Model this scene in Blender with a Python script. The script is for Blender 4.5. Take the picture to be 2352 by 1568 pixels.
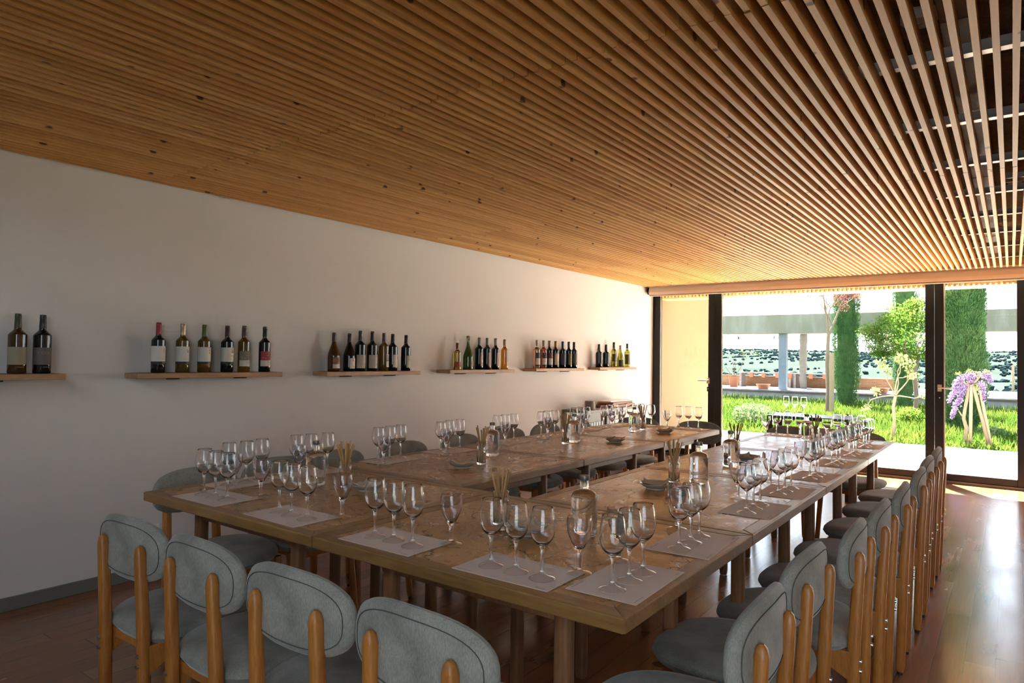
import bpy, bmesh, math, random
import numpy as np
from mathutils import Vector, Matrix
random.seed(7); rng = np.random.default_rng(7)
for _o in list(bpy.data.objects): bpy.data.objects.remove(_o)
SC = bpy.context.scene; COL = SC.collection
PI = math.pi

# ------------------------------------------------------------------ camera, world, sun, exposure
F_PX, YAW, PITCH, ROLL, CAM_H = 1561.26, 0.6347, 0.0242, 0.0139, 1.3037
def camera():
    cy, sy = math.cos(YAW), math.sin(YAW)
    F = Vector((-sy, cy, 0)); R = Vector((cy, sy, 0)); U = Vector((0, 0, 1))
    F2 = F*math.cos(PITCH)+U*math.sin(PITCH); U2 = U*math.cos(PITCH)-F*math.sin(PITCH)
    R3 = R*math.cos(ROLL)+U2*math.sin(ROLL); U3 = U2*math.cos(ROLL)-R*math.sin(ROLL)
    cam = bpy.data.cameras.new('camera'); o = bpy.data.objects.new('camera', cam); COL.objects.link(o)
    cam.sensor_width = 36; cam.sensor_fit = 'HORIZONTAL'; cam.lens = F_PX/2352*36
    cam.clip_start = .05; cam.clip_end = 3000
    m = Matrix((R3, U3, -F2)).transposed().to_4x4(); m.translation = (0, 0, CAM_H)
    o.matrix_world = m; SC.camera = o
camera()

EXPOSURE = 2.5
SUN_E, SKY_E = 19.0, 0.75
def world():
    w = bpy.data.worlds.new('sky'); SC.world = w; w.use_nodes = True
    nt = w.node_tree; bg = nt.nodes['Background']
    tc = nt.nodes.new('ShaderNodeTexCoord'); sp = nt.nodes.new('ShaderNodeSeparateXYZ')
    cr = nt.nodes.new('ShaderNodeValToRGB')
    nt.links.new(tc.outputs['Generated'], sp.inputs[0]); nt.links.new(sp.outputs['Z'], cr.inputs[0])
    e = cr.color_ramp.elements
    e[0].position = 0.0; e[0].color = (1.2, 1.25, 1.3, 1)
    e[1].position = 1.0; e[1].color = (.35, .5, .85, 1)
    for p, c in ((.08, (1.2, 1.3, 1.42, 1)), (.18, (1.05, 1.22, 1.42, 1)), (.35, (.84, .98, 1.16, 1)), (.6, (.55, .70, .95, 1))):
        k = e.new(p); k.color = c
    nt.links.new(cr.outputs[0], bg.inputs['Color']); bg.inputs['Strength'].default_value = SKY_E
world()
def sun():
    l = bpy.data.lights.new('sun', 'SUN'); l.energy = SUN_E; l.angle = .0093; l.color = (1, .93, .82)
    o = bpy.data.objects.new('sun', l); COL.objects.link(o)
    d = Vector((.281, -.483, -.829)); o.rotation_euler = d.to_track_quat('-Z', 'Y').to_euler(); o.location = (-8, 20, 25)
sun()
def portal(loc, rot, sx, sy):
    l = bpy.data.lights.new('portal', 'AREA'); l.shape = 'RECTANGLE'; l.size = sx; l.size_y = sy
    l.cycles.is_portal = True
    o = bpy.data.objects.new('portal', l); COL.objects.link(o); o.location = loc; o.rotation_euler = rot
portal((-.45, 8.98, 1.12), (-PI/2, 0, 0), 7.2, 2.24)        # the glazed wall
portal((1.6, -1.82, 1.3), (PI/2, 0, 0), 2.8, 1.9)          # the window behind the camera
portal((-.45, -1.82, 3.02), (PI/2, 0, 0), 6.9, 1.2)        # the added, unseen clerestory above it
v = SC.view_settings
SC.display_settings.display_device = 'sRGB'
v.view_transform = 'Standard'; v.look = 'None'; v.gamma = 1; v.exposure = EXPOSURE; v.use_curve_mapping = False
cy_ = SC.cycles
cy_.max_bounces = 12; cy_.diffuse_bounces = 4; cy_.glossy_bounces = 3; cy_.transmission_bounces = 12
cy_.transparent_max_bounces = 16; cy_.caustics_reflective = False; cy_.caustics_refractive = True
cy_.blur_glossy = .6; cy_.sample_clamp_indirect = 5; cy_.sample_clamp_direct = 0
cy_.use_adaptive_sampling = True; cy_.adaptive_threshold = .07; cy_.adaptive_min_samples = 16
cy_.use_denoising = True
try: cy_.denoiser = 'OPENIMAGEDENOISE'; cy_.denoising_input_passes = 'RGB_ALBEDO_NORMAL'
except Exception: pass

# ------------------------------------------------------------------ materials
class NT:
    def __init__(s, name):
        s.m = bpy.data.materials.new(name); s.m.use_nodes = True; s.t = s.m.node_tree
        s.p = s.t.nodes['Principled BSDF']; s.out = s.t.nodes['Material Output']
    def n(s, kind, **kw):
        x = s.t.nodes.new('ShaderNode'+kind)
        for k, val in kw.items():
            if k in ('operation', 'blend_type', 'data_type', 'feature', 'noise_dimensions', 'voronoi_dimensions', 'offset', 'squash', 'wave_type', 'bands_direction', 'use_clamp', 'distance'):
                setattr(x, k, val)
        return x
    def l(s, a, b): s.t.links.new(a, b)
    def coord(s, scale=(1, 1, 1), world=False):
        mp = s.n('Mapping')
        if world:
            g = s.n('NewGeometry'); s.l(g.outputs['Position'], mp.inputs[0])
        else:
            tc = s.n('TexCoord'); s.l(tc.outputs['Object'], mp.inputs[0])
        mp.inputs['Scale'].default_value = scale
        return mp.outputs[0]
    def noise(s, vec, scale, detail=3, rough=.55, dist=0):
        x = s.n('TexNoise'); s.l(vec, x.inputs['Vector'])
        x.inputs['Scale'].default_value = scale; x.inputs['Detail'].default_value = detail
        x.inputs['Roughness'].default_value = rough; x.inputs['Distortion'].default_value = dist
        return x.outputs[0]
    def ramp(s, fac, *stops):
        x = s.n('ValToRGB'); s.l(fac, x.inputs[0]); e = x.color_ramp.elements
        for i, (p, c) in enumerate(stops):
            k = e[i] if i < 2 else e.new(p)
            k.position = p; k.color = (c if len(c) == 4 else tuple(c)+(1,)) if not isinstance(c, (int, float)) else (c, c, c, 1)
        return x.outputs[0]
    def mix(s, fac, a, b, mode='MIX'):
        x = s.n('Mix', data_type='RGBA', blend_type=mode)
        for sock, val in ((x.inputs[0], fac), (x.inputs[6], a), (x.inputs[7], b)):
            if hasattr(val, 'links'): s.l(val, sock)
            elif isinstance(val, (int, float)): sock.default_value = val
            else: sock.default_value = tuple(val)+(1,)
        return x.outputs[2]
    def math(s, op, a, b=0.0):
        x = s.n('Math', operation=op)
        for sock, val in ((x.inputs[0], a), (x.inputs[1], b)):
            if hasattr(val, 'links'): s.l(val, sock)
            else: sock.default_value = val
        return x.outputs[0]
    def base(s, c):
        if hasattr(c, 'links'): s.l(c, s.p.inputs['Base Color'])
        else: s.p.inputs['Base Color'].default_value = tuple(c)+(1,)
    def set(s, **kw):
        for k, val in kw.items():
            i = s.p.inputs[k.replace('_', ' ')]
            if hasattr(val, 'links'): s.l(val, i)
            else: i.default_value = val
    def bump(s, h, strength=.3, dist=.01):
        b = s.n('Bump'); s.l(h, b.inputs['Height']); b.inputs['Strength'].default_value = strength
        b.inputs['Distance'].default_value = dist; s.l(b.outputs[0], s.p.inputs['Normal'])

def m_plain(name, c, rough=.5, metal=0, var=.12, scale=30, bump=0, coat=0, spec=.5):
    t = NT(name); v = t.coord(); f = t.noise(v, scale, 3)
    lo = tuple(x*(1-var) for x in c); hi = tuple(min(1, x*(1+var)) for x in c)
    t.base(t.mix(f, lo, hi)); t.set(Roughness=rough, Metallic=metal, Specular_IOR_Level=spec)
    if coat: t.set(Coat_Weight=coat, Coat_Roughness=.05)
    if bump: t.bump(f, bump, .004)
    return t.m
def m_wood(name, c, c2, axis='z', rough=.4, rings=14, knots=0.0, spec=.5, tint=.25):
    t = NT(name)
    st = {'x': (.12, 1, 1), 'y': (1, .12, 1), 'z': (1, 1, .12)}[axis]
    v = t.coord(st); oi = t.n('ObjectInfo')
    add = t.n('VectorMath', operation='ADD'); t.l(v, add.inputs[0])
    comb = t.n('CombineXYZ'); r = t.math('MULTIPLY', oi.outputs['Random'], 17.0)
    for i in range(3): t.l(r, comb.inputs[i])
    t.l(comb.outputs[0], add.inputs[1]); vv = add.outputs[0]
    g = t.noise(vv, rings, 5, .6, 1.2); fine = t.noise(vv, rings*9, 3, .6)
    col = t.mix(t.ramp(g, (.32, 0.0), (.68, 1.0)), c, c2)
    col = t.mix(t.ramp(fine, (.35, .75), (.65, 1.0)), (0, 0, 0), col)
    k = t.n('HueSaturation'); t.l(col, k.inputs['Color'])
    t.l(t.math('ADD', t.math('MULTIPLY', oi.outputs['Random'], tint), 1-tint/2), k.inputs['Value'])
    col = k.outputs[0]
    if knots:
        vo = t.n('TexVoronoi'); t.l(t.coord(), vo.inputs['Vector']); vo.inputs['Scale'].default_value = 5.5
        col = t.mix(t.ramp(vo.outputs['Distance'], (knots, 1.0), (knots+.05, 0.0)), col, (.09, .035, .012))
    t.base(col); t.set(Roughness=rough, Specular_IOR_Level=spec); t.bump(fine, .08, .002)
    return t.m
def m_glass(name, c=(1, 1, 1), ior=1.48, rough=0.0):
    t = NT(name); t.t.nodes.remove(t.p)
    g = t.n('BsdfGlass'); v = t.coord(); f = t.noise(v, 3, 1)
    t.l(t.mix(t.ramp(f, (.3, 0.0), (.7, .04)), c, tuple(x*.93 for x in c)), g.inputs['Color'])
    g.inputs['IOR'].default_value = ior; g.inputs['Roughness'].default_value = rough
    t.l(g.outputs[0], t.out.inputs[0]); return t.m
def m_pane(name):
    t = NT(name); t.t.nodes.remove(t.p)
    tr = t.n('BsdfTransparent'); tr.inputs[0].default_value = (.97, .985, .98, 1)
    gl = t.n('BsdfGlossy'); gl.inputs['Roughness'].default_value = .0
    lw = t.n('LayerWeight'); lw.inputs[0].default_value = .5; mx = t.n('MixShader')
    f5 = t.math('POWER', lw.outputs['Facing'], 5.0); fr = t.math('ADD', t.math('MULTIPLY', f5, .8), .018)
    t.l(fr, mx.inputs[0]); t.l(tr.outputs[0], mx.inputs[1]); t.l(gl.outputs[0], mx.inputs[2])
    t.l(mx.outputs[0], t.out.inputs[0]); return t.m
def m_thin(name):
    t = NT(name); t.t.nodes.remove(t.p)
    lw = t.n('LayerWeight'); lw.inputs[0].default_value = .5; fc = lw.outputs['Facing']
    tr = t.n('BsdfTransparent'); t.l(t.ramp(fc, (.55, (.985, .985, .985)), (1.0, (.62, .62, .62))), tr.inputs[0])
    gl = t.n('BsdfGlossy'); gl.inputs['Roughness'].default_value = .015; mx = t.n('MixShader')
    fr = t.math('ADD', t.math('MULTIPLY', t.math('POWER', fc, 3.2), .85), .075)
    t.l(fr, mx.inputs[0]); t.l(tr.outputs[0], mx.inputs[1]); t.l(gl.outputs[0], mx.inputs[2]); t.l(mx.outputs[0], t.out.inputs[0]); return t.m
def m_leaf(name, c, c2, trans=.45, scale=9):
    t = NT(name); t.t.nodes.remove(t.p)
    f = t.noise(t.coord(), scale, 2); f2 = t.noise(t.coord(), scale*.12, 1)
    col = t.mix(t.ramp(t.math('MULTIPLY', t.math('ADD', f, f2), .5), (.38, 0.0), (.62, 1.0)), c, c2)
    d = t.n('BsdfDiffuse'); tr = t.n('BsdfTranslucent'); mx = t.n('MixShader'); mx.inputs[0].default_value = trans
    t.l(col, d.inputs[0]); t.l(col, tr.inputs[0]); t.l(d.outputs[0], mx.inputs[1]); t.l(tr.outputs[0], mx.inputs[2])
    t.l(mx.outputs[0], t.out.inputs[0]); return t.m
def m_fabric(name, c, c2):
    t = NT(name); v = t.coord(); a = t.noise(v, 60, 4, .7); w = t.noise(t.coord((1, 1, .25)), 420, 2)
    b = t.noise(v, 9, 3)
    col = t.mix(t.ramp(b, (.35, 0.0), (.65, 1.0)), c, c2)
    col = t.mix(t.ramp(w, (.35, .72), (.65, 1.0)), (0, 0, 0), col)
    t.base(col); t.set(Roughness=.9, Specular_IOR_Level=.15, Sheen_Weight=.35, Sheen_Roughness=.4)
    t.bump(w, .25, .002); return t.m
def m_wall():
    t = NT('white plaster'); v = t.coord(world=True); f = t.noise(v, 1.3, 4); f2 = t.noise(v, 160, 2)
    t.base(t.mix(f, (.70, .665, .63), (.74, .71, .68))); t.set(Roughness=.75, Specular_IOR_Level=.25)
    t.bump(f2, .05, .002); return t.m
def m_floor():
    t = NT('brown floorboards'); g = t.n('NewGeometry'); sp = t.n('SeparateXYZ'); t.l(g.outputs['Position'], sp.inputs[0])
    xi = t.math('DIVIDE', t.math('ADD', sp.outputs['X'], 20.045), .111); fx = t.math('FRACT', xi); ix = t.math('FLOOR', xi)
    wn = t.n('TexWhiteNoise'); wn.noise_dimensions = '1D'; t.l(ix, wn.inputs['W'])
    yy = t.math('DIVIDE', t.math('ADD', sp.outputs['Y'], t.math('MULTIPLY', wn.outputs[0], 9.0)), 1.9)
    fy = t.math('FRACT', yy); iy = t.math('FLOOR', yy)
    wn2 = t.n('TexWhiteNoise'); wn2.noise_dimensions = '2D'; cb = t.n('CombineXYZ'); t.l(ix, cb.inputs[0]); t.l(iy, cb.inputs[1]); t.l(cb.outputs[0], wn2.inputs['Vector'])
    col = t.ramp(wn2.outputs[0], (0.0, (.25, .095, .036)), (.5, (.29, .115, .045)), (1.0, (.34, .145, .058)))
    gr = t.noise(t.coord((1, .06, 1), True), 55, 5, .65, .6); col = t.mix(t.ramp(gr, (.3, .84), (.7, 1.0)), (0, 0, 0), col)
    gap = t.math('MAXIMUM', t.math('LESS_THAN', fx, .022), t.math('LESS_THAN', fy, .0018))
    t.base(t.mix(gap, col, (.015, .008, .005)))
    sc = t.noise(t.coord((1, .35, 1), True), 5, 4, .65)
    t.set(Roughness=t.ramp(sc, (.3, .16), (.75, .3)), Specular_IOR_Level=.45, Coat_Weight=.2, Coat_Roughness=.14)
    h = t.math('SUBTRACT', t.math('MULTIPLY', t.noise(t.coord((1, .3, 1), True), 12, 3), .25), gap)
    t.bump(h, .12, .004); return t.m
def m_table():
    t = NT('cracked varnished tabletop'); oi = t.n('ObjectInfo')
    v0 = t.coord(); ad = t.n('VectorMath', operation='ADD'); cb = t.n('CombineXYZ')
    r = t.math('MULTIPLY', oi.outputs['Random'], 31.0); t.l(r, cb.inputs[0]); t.l(r, cb.inputs[1]); t.l(v0, ad.inputs[0]); t.l(cb.outputs[0], ad.inputs[1]); v = ad.outputs[0]
    big = t.noise(v, 3.2, 5, .6); mid = t.noise(v, 13, 5, .65)
    col = t.mix(t.ramp(big, (.35, 0.0), (.66, 1.0)), (.33, .155, .046), (.50, .26, .085))
    col = t.mix(t.ramp(mid, (.4, 0.0), (.75, .6)), col, (.60, .35, .135))
    # cracks: warped cell borders, broken up by noise
    wv = t.n('VectorMath', operation='ADD'); ns = t.n('TexNoise'); t.l(v, ns.inputs['Vector']); ns.inputs['Scale'].default_value = 9; ns.inputs['Detail'].default_value = 4
    sc = t.n('VectorMath', operation='SCALE'); t.l(ns.outputs['Color'], sc.inputs[0]); sc.inputs['Scale'].default_value = .16
    t.l(v, wv.inputs[0]); t.l(sc.outputs[0], wv.inputs[1])
    vo = t.n('TexVoronoi', feature='DISTANCE_TO_EDGE'); t.l(wv.outputs[0], vo.inputs['Vector']); vo.inputs['Scale'].default_value = 4.2
    vo2 = t.n('TexVoronoi', feature='DISTANCE_TO_EDGE'); t.l(wv.outputs[0], vo2.inputs['Vector']); vo2.inputs['Scale'].default_value = 15
    crack = t.math('MULTIPLY', t.ramp(vo.outputs['Distance'], (.004, 1.0), (.013, 0.0)), t.ramp(big, (.44, 0.0), (.52, 1.0)))
    crack = t.math('MAXIMUM', crack, t.math('MULTIPLY', t.ramp(vo2.outputs['Distance'], (.008, .8), (.03, 0.0)), t.ramp(t.noise(v, 6, 4), (.54, 0.0), (.62, 1.0))))
    fl = t.noise(v, 55, 4, .75, 1.0)
    fleck = t.math('MULTIPLY', t.ramp(fl, (.60, 0.0), (.66, 1.0)), t.ramp(t.noise(v, 5, 3), (.45, .1), (.6, 1.0)))
    dark = t.math('MAXIMUM', crack, fleck)
    t.base(t.mix(t.math('MULTIPLY', dark, .9), col, (.028, .013, .008)))
    t.set(Roughness=t.ramp(mid, (.35, .24), (.7, .4)), Specular_IOR_Level=.3, Coat_Weight=.06, Coat_Roughness=.12)
    h = t.math('SUBTRACT', t.math('ADD', t.math('MULTIPLY', big, .5), t.math('MULTIPLY', mid, .3)), t.math('MULTIPLY', dark, .35))
    t.bump(h, .45, .009); return t.m
def m_slat():
    t = NT('knotty pine slats'); g = t.n('NewGeometry'); sp = t.n('SeparateXYZ'); t.l(g.outputs['Position'], sp.inputs[0])
    ix = t.math('FLOOR', t.math('DIVIDE', t.math('ADD', sp.outputs['X'], 20.02), SLAT))
    iy = t.math('FLOOR', t.math('DIVIDE', t.math('ADD', sp.outputs['Y'], .375), 2.3))
    cb = t.n('CombineXYZ'); t.l(ix, cb.inputs[0]); t.l(iy, cb.inputs[1])
    wn = t.n('TexWhiteNoise'); wn.noise_dimensions = '2D'; t.l(cb.outputs[0], wn.inputs['Vector'])
    col = t.ramp(wn.outputs[0], (0.0, (.60, .29, .075)), (.5, (.71, .37, .105)), (1.0, (.80, .46, .155)))
    ad = t.n('VectorMath', operation='ADD'); t.l(t.coord((1, .05, 1), True), ad.inputs[0]); t.l(wn.outputs['Color'], ad.inputs[1])
    gr = t.noise(ad.outputs[0], 38, 4, .6, 1.5); col = t.mix(t.ramp(gr, (.3, .8), (.7, 1.0)), (.25, .08, .02), col)
    vo = t.n('TexVoronoi'); t.l(g.outputs['Position'], vo.inputs['Vector']); vo.inputs['Scale'].default_value = 6.2
    kn = t.math('MULTIPLY', t.ramp(vo.outputs['Distance'], (.085, 1.0), (.125, 0.0)), .92)
    col = t.mix(kn, col, (.10, .035, .012)); t.base(col); t.set(Roughness=.5, Specular_IOR_Level=.35); return t.m
def m_rough(name, c, c2, scale=40, bump=.8, dist=.03):
    t = NT(name); v = t.coord(world=True); a = t.noise(v, scale*.1, 5, .7); b = t.noise(v, scale, 5, .75)
    t.base(t.mix(t.ramp(t.math('MULTIPLY', t.math('ADD', a, b), .5), (.35, 0.0), (.65, 1.0)), c, c2)); t.set(Roughness=.95, Specular_IOR_Level=.1)
    t.bump(t.math('ADD', a, b), bump, dist); return t.m
def m_concrete(name, c, c2, streak=True):
    t = NT(name); v = t.coord((1, 1, .25) if streak else (1, 1, 1), True); a = t.noise(v, 2.2, 5, .65); b = t.noise(t.coord(world=True), 25, 4)
    col = t.mix(t.ramp(a, (.42, 0.0), (.62, 1.0)), c2, c); t.base(t.mix(t.ramp(b, (.3, .88), (.7, 1.0)), (.2, .2, .16), col)); t.set(Roughness=.9, Specular_IOR_Level=.2)
    t.bump(b, .15, .01); return t.m
def m_brick():
    t = NT('orange brick wall'); mp = t.coord(world=True); sp = t.n('SeparateXYZ'); t.l(mp, sp.inputs[0]); cb = t.n('CombineXYZ'); t.l(sp.outputs['X'], cb.inputs[0]); t.l(sp.outputs['Z'], cb.inputs[1])
    b = t.n('TexBrick'); t.l(cb.outputs[0], b.inputs['Vector']); b.inputs['Scale'].default_value = 4
    b.inputs['Color1'].default_value = (.19, .083, .036, 1); b.inputs['Color2'].default_value = (.24, .115, .054, 1); b.inputs['Mortar'].default_value = (.26, .18, .12, 1)
    b.inputs['Mortar Size'].default_value = .02; b.inputs['Brick Width'].default_value = .9; b.inputs['Row Height'].default_value = .24
    t.base(b.outputs['Color']); t.set(Roughness=.9); return t.m
def m_stripes():
    t = NT('striped card'); sp = t.n('SeparateXYZ'); tc = t.n('TexCoord'); t.l(tc.outputs['Object'], sp.inputs[0])
    s = t.math('FLOOR', t.math('MULTIPLY', t.math('ADD', sp.outputs['Y'], t.math('MULTIPLY', sp.outputs['X'], 1.0)), 75.0))
    wn = t.n('TexWhiteNoise'); wn.noise_dimensions = '1D'; t.l(s, wn.inputs['W'])
    c = t.ramp(wn.outputs[0], (0.0, (.25, .26, .22)), (.2, (.52, .13, .07)), (.4, (.22, .22, .3)), (.6, (.6, .33, .1)), (.8, (.3, .31, .27)))
    c.node.color_ramp.interpolation = 'CONSTANT'
    t.base(c); t.set(Roughness=.6); return t.m
SLAT = .0517
M = dict(
    wall=m_wall(), floor=m_floor(), table=m_table(), slat=m_slat(),
    tframe=m_wood('honey wood table edge', (.25, .125, .036), (.36, .19, .062), 'x', .38, 10),
    tleg=m_wood('brown wood table leg', (.20, .085, .034), (.30, .135, .055), 'z', .42, 14),
    cwood=m_wood('oiled pine chair wood', (.40, .135, .024), (.54, .215, .045), 'z', .36, 22, .07),
    fabric=m_fabric('grey velvet', (.27, .255, .215), (.39, .375, .32)),
    seam=m_plain('dark seam', (.08, .08, .072), .9),
    rubber=m_plain('black rubber', (.012, .012, .013), .6),
    steel=m_plain('brushed steel', (.55, .53, .5), .3, 1),
    shelf=m_wood('oak shelf', (.40, .215, .10), (.52, .30, .15), 'y', .5, 16),
    shelfin=m_plain('dark shelf inlay', (.10, .035, .02), .5),
    frame=m_plain('black aluminium', (.008, .008, .0085), .42, .0, spec=.3),
    rail=m_plain('grey threshold', (.09, .085, .07), .5),
    pane=m_pane('window glass'), glass=m_glass('clear crystal'), thin=m_thin('thin crystal bowl'), plastic=m_glass('clear acrylic', (.975, .965, .985), 1.46),
    water=m_glass('clear bottle with water', (.985, .99, .985), 1.36),
    mat=m_plain('kraft grey paper', (.78, .63, .54), .7, 0, .05, 12), ink=m_plain('dark ink', (.03, .022, .022), .6), redink=m_plain('brown ink', (.2, .07, .05), .7),
    plate=m_plain('glazed stoneware', (.42, .37, .31), .25, 0, .2, 14), napkin=m_plain('tan paper', (.62, .46, .30), .8), napkin2=m_plain('cream paper', (.75, .62, .47), .8),
    stick=m_wood('toasted breadstick', (.46, .25, .09), (.60, .37, .16), 'z', .6, 40, 0, .3, .5),
    cap=m_plain('grey bottle cap', (.16, .145, .13), .35, .6), corkc=m_plain('cork', (.45, .29, .16), .8),
    blind=m_plain('beige blind fabric', (.78, .66, .56), .75, 0, .04, 8), cream=m_plain('cream bulkhead', (.72, .60, .5), .7, 0, .04),
    base=m_plain('grey skirting', (.17, .165, .145), .5), conc=m_rough('brown sprayed concrete', (.17, .095, .048), (.36, .225, .125)),
    rail2=m_plain('zinc rail', (.5, .44, .38), .35, .5), duct=m_plain('grey brown tray', (.34, .27, .22), .6), black=m_plain('black', (.01, .01, .01), .5),
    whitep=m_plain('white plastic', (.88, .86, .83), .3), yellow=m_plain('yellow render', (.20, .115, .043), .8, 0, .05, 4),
    soffit=m_plain('lit yellow soffit render', (.66, .44, .15), .8, 0, .05, 4), terrace=m_concrete('pale terrace stone', (.76, .73, .68), (.66, .63, .58), False), soil=m_plain('meadow soil', (0.0216, 0.0396, 0.00864), 1, 0, .4, 3, spec=0),  # soffit: brighter copy of the yellow render, terrace bounce put into its colour
    grass=m_leaf('grass blades', (0.0396, 0.09, 0.01152), (0.1188, 0.162, 0.0288), .5, 2.5), bushl=m_leaf('bush leaves', (0.0864, 0.1584, 0.0504), (0.2448, 0.3024, 0.144), .35),
    cyp=m_leaf('cypress needles', (0.0504, 0.1188, 0.0396), (0.1224, 0.2088, 0.0792), .2, 5), leaf=m_leaf('fresh leaves', (0.0648, 0.144, 0.0216), (0.18, 0.2592, 0.0432), .5, 6),
    leafy=m_leaf('pale young leaves', (0.144, 0.1872, 0.054), (0.2592, 0.288, 0.1224), .45), pink=m_leaf('pink blossom', (0.3024, 0.0864, 0.1224), (0.4464, 0.2448, 0.2736), .4, 12), bud=m_leaf('brown buds', (0.1656, 0.054, 0.0504), (0.3456, 0.1728, 0.1152), .3, 12),
    lilac=m_leaf('lilac blossom', (0.1944, 0.1224, 0.288), (0.36, 0.2736, 0.432), .4, 14), bark=m_plain('pale bark', (0.1728, 0.1296, 0.0828), .9, 0, .25, 20, .5), stake=m_plain('peeled stake', (0.2592, 0.1944, 0.1152), .8, 0, .12, 9),
    concrete=m_concrete('weathered concrete', (0.2592, 0.2556, 0.2088), (0.1872, 0.18, 0.1332)), deck=m_concrete('platform concrete', (0.3024, 0.3096, 0.3168), (0.2376, 0.2448, 0.2592), False),
    brick=m_brick(), greypost=m_plain('blue grey post', (0.144, 0.1728, 0.2016), .7, 0, .2, 9), stonepost=m_plain('rough stone post', (0.1728, 0.1512, 0.1296), .95, 0, .35, 14, .6), edge=m_plain('rusty edge', (.08, .05, .05), .7),
    counter=m_wood('weathered counter wood', (0.2016, 0.1584, 0.1368), (0.288, 0.2376, 0.2088), 'x', .8, 12), terra=m_plain('terracotta', (0.36, 0.1224, 0.0612), .8, 0, .12, 12),
    lamp=m_plain('galvanised lamp', (0.36, 0.4176, 0.4464), .35, .4), hill=m_plain('hazy hill meadow', (0.0288, 0.04032, 0.03456), 1, 0, .4, .012, spec=0), grove=m_leaf('hazy distant grove', (0.01296, 0.02448, 0.0288), (0.02016, 0.03312, 0.0324), .1, .2),  # hill and grove: distance haze put into bluish, low-contrast colours
    console=m_plain('dark console', (.05, .045, .042), .3), slatw=m_plain('pale ribbed board', (.62, .52, .45), .6, 0, .2, 40), cab=m_plain('taupe frame', (.20, .17, .125), .5), cabin=m_plain('white shelf', (.70, .68, .64), .6),
    leather=m_plain('brown leather', (.30, .12, .05), .5, 0, .2, 20), stripes=m_stripes(), brass=m_plain('brushed bronze handle', (.55, .43, .30), .3, .9),
)
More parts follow.
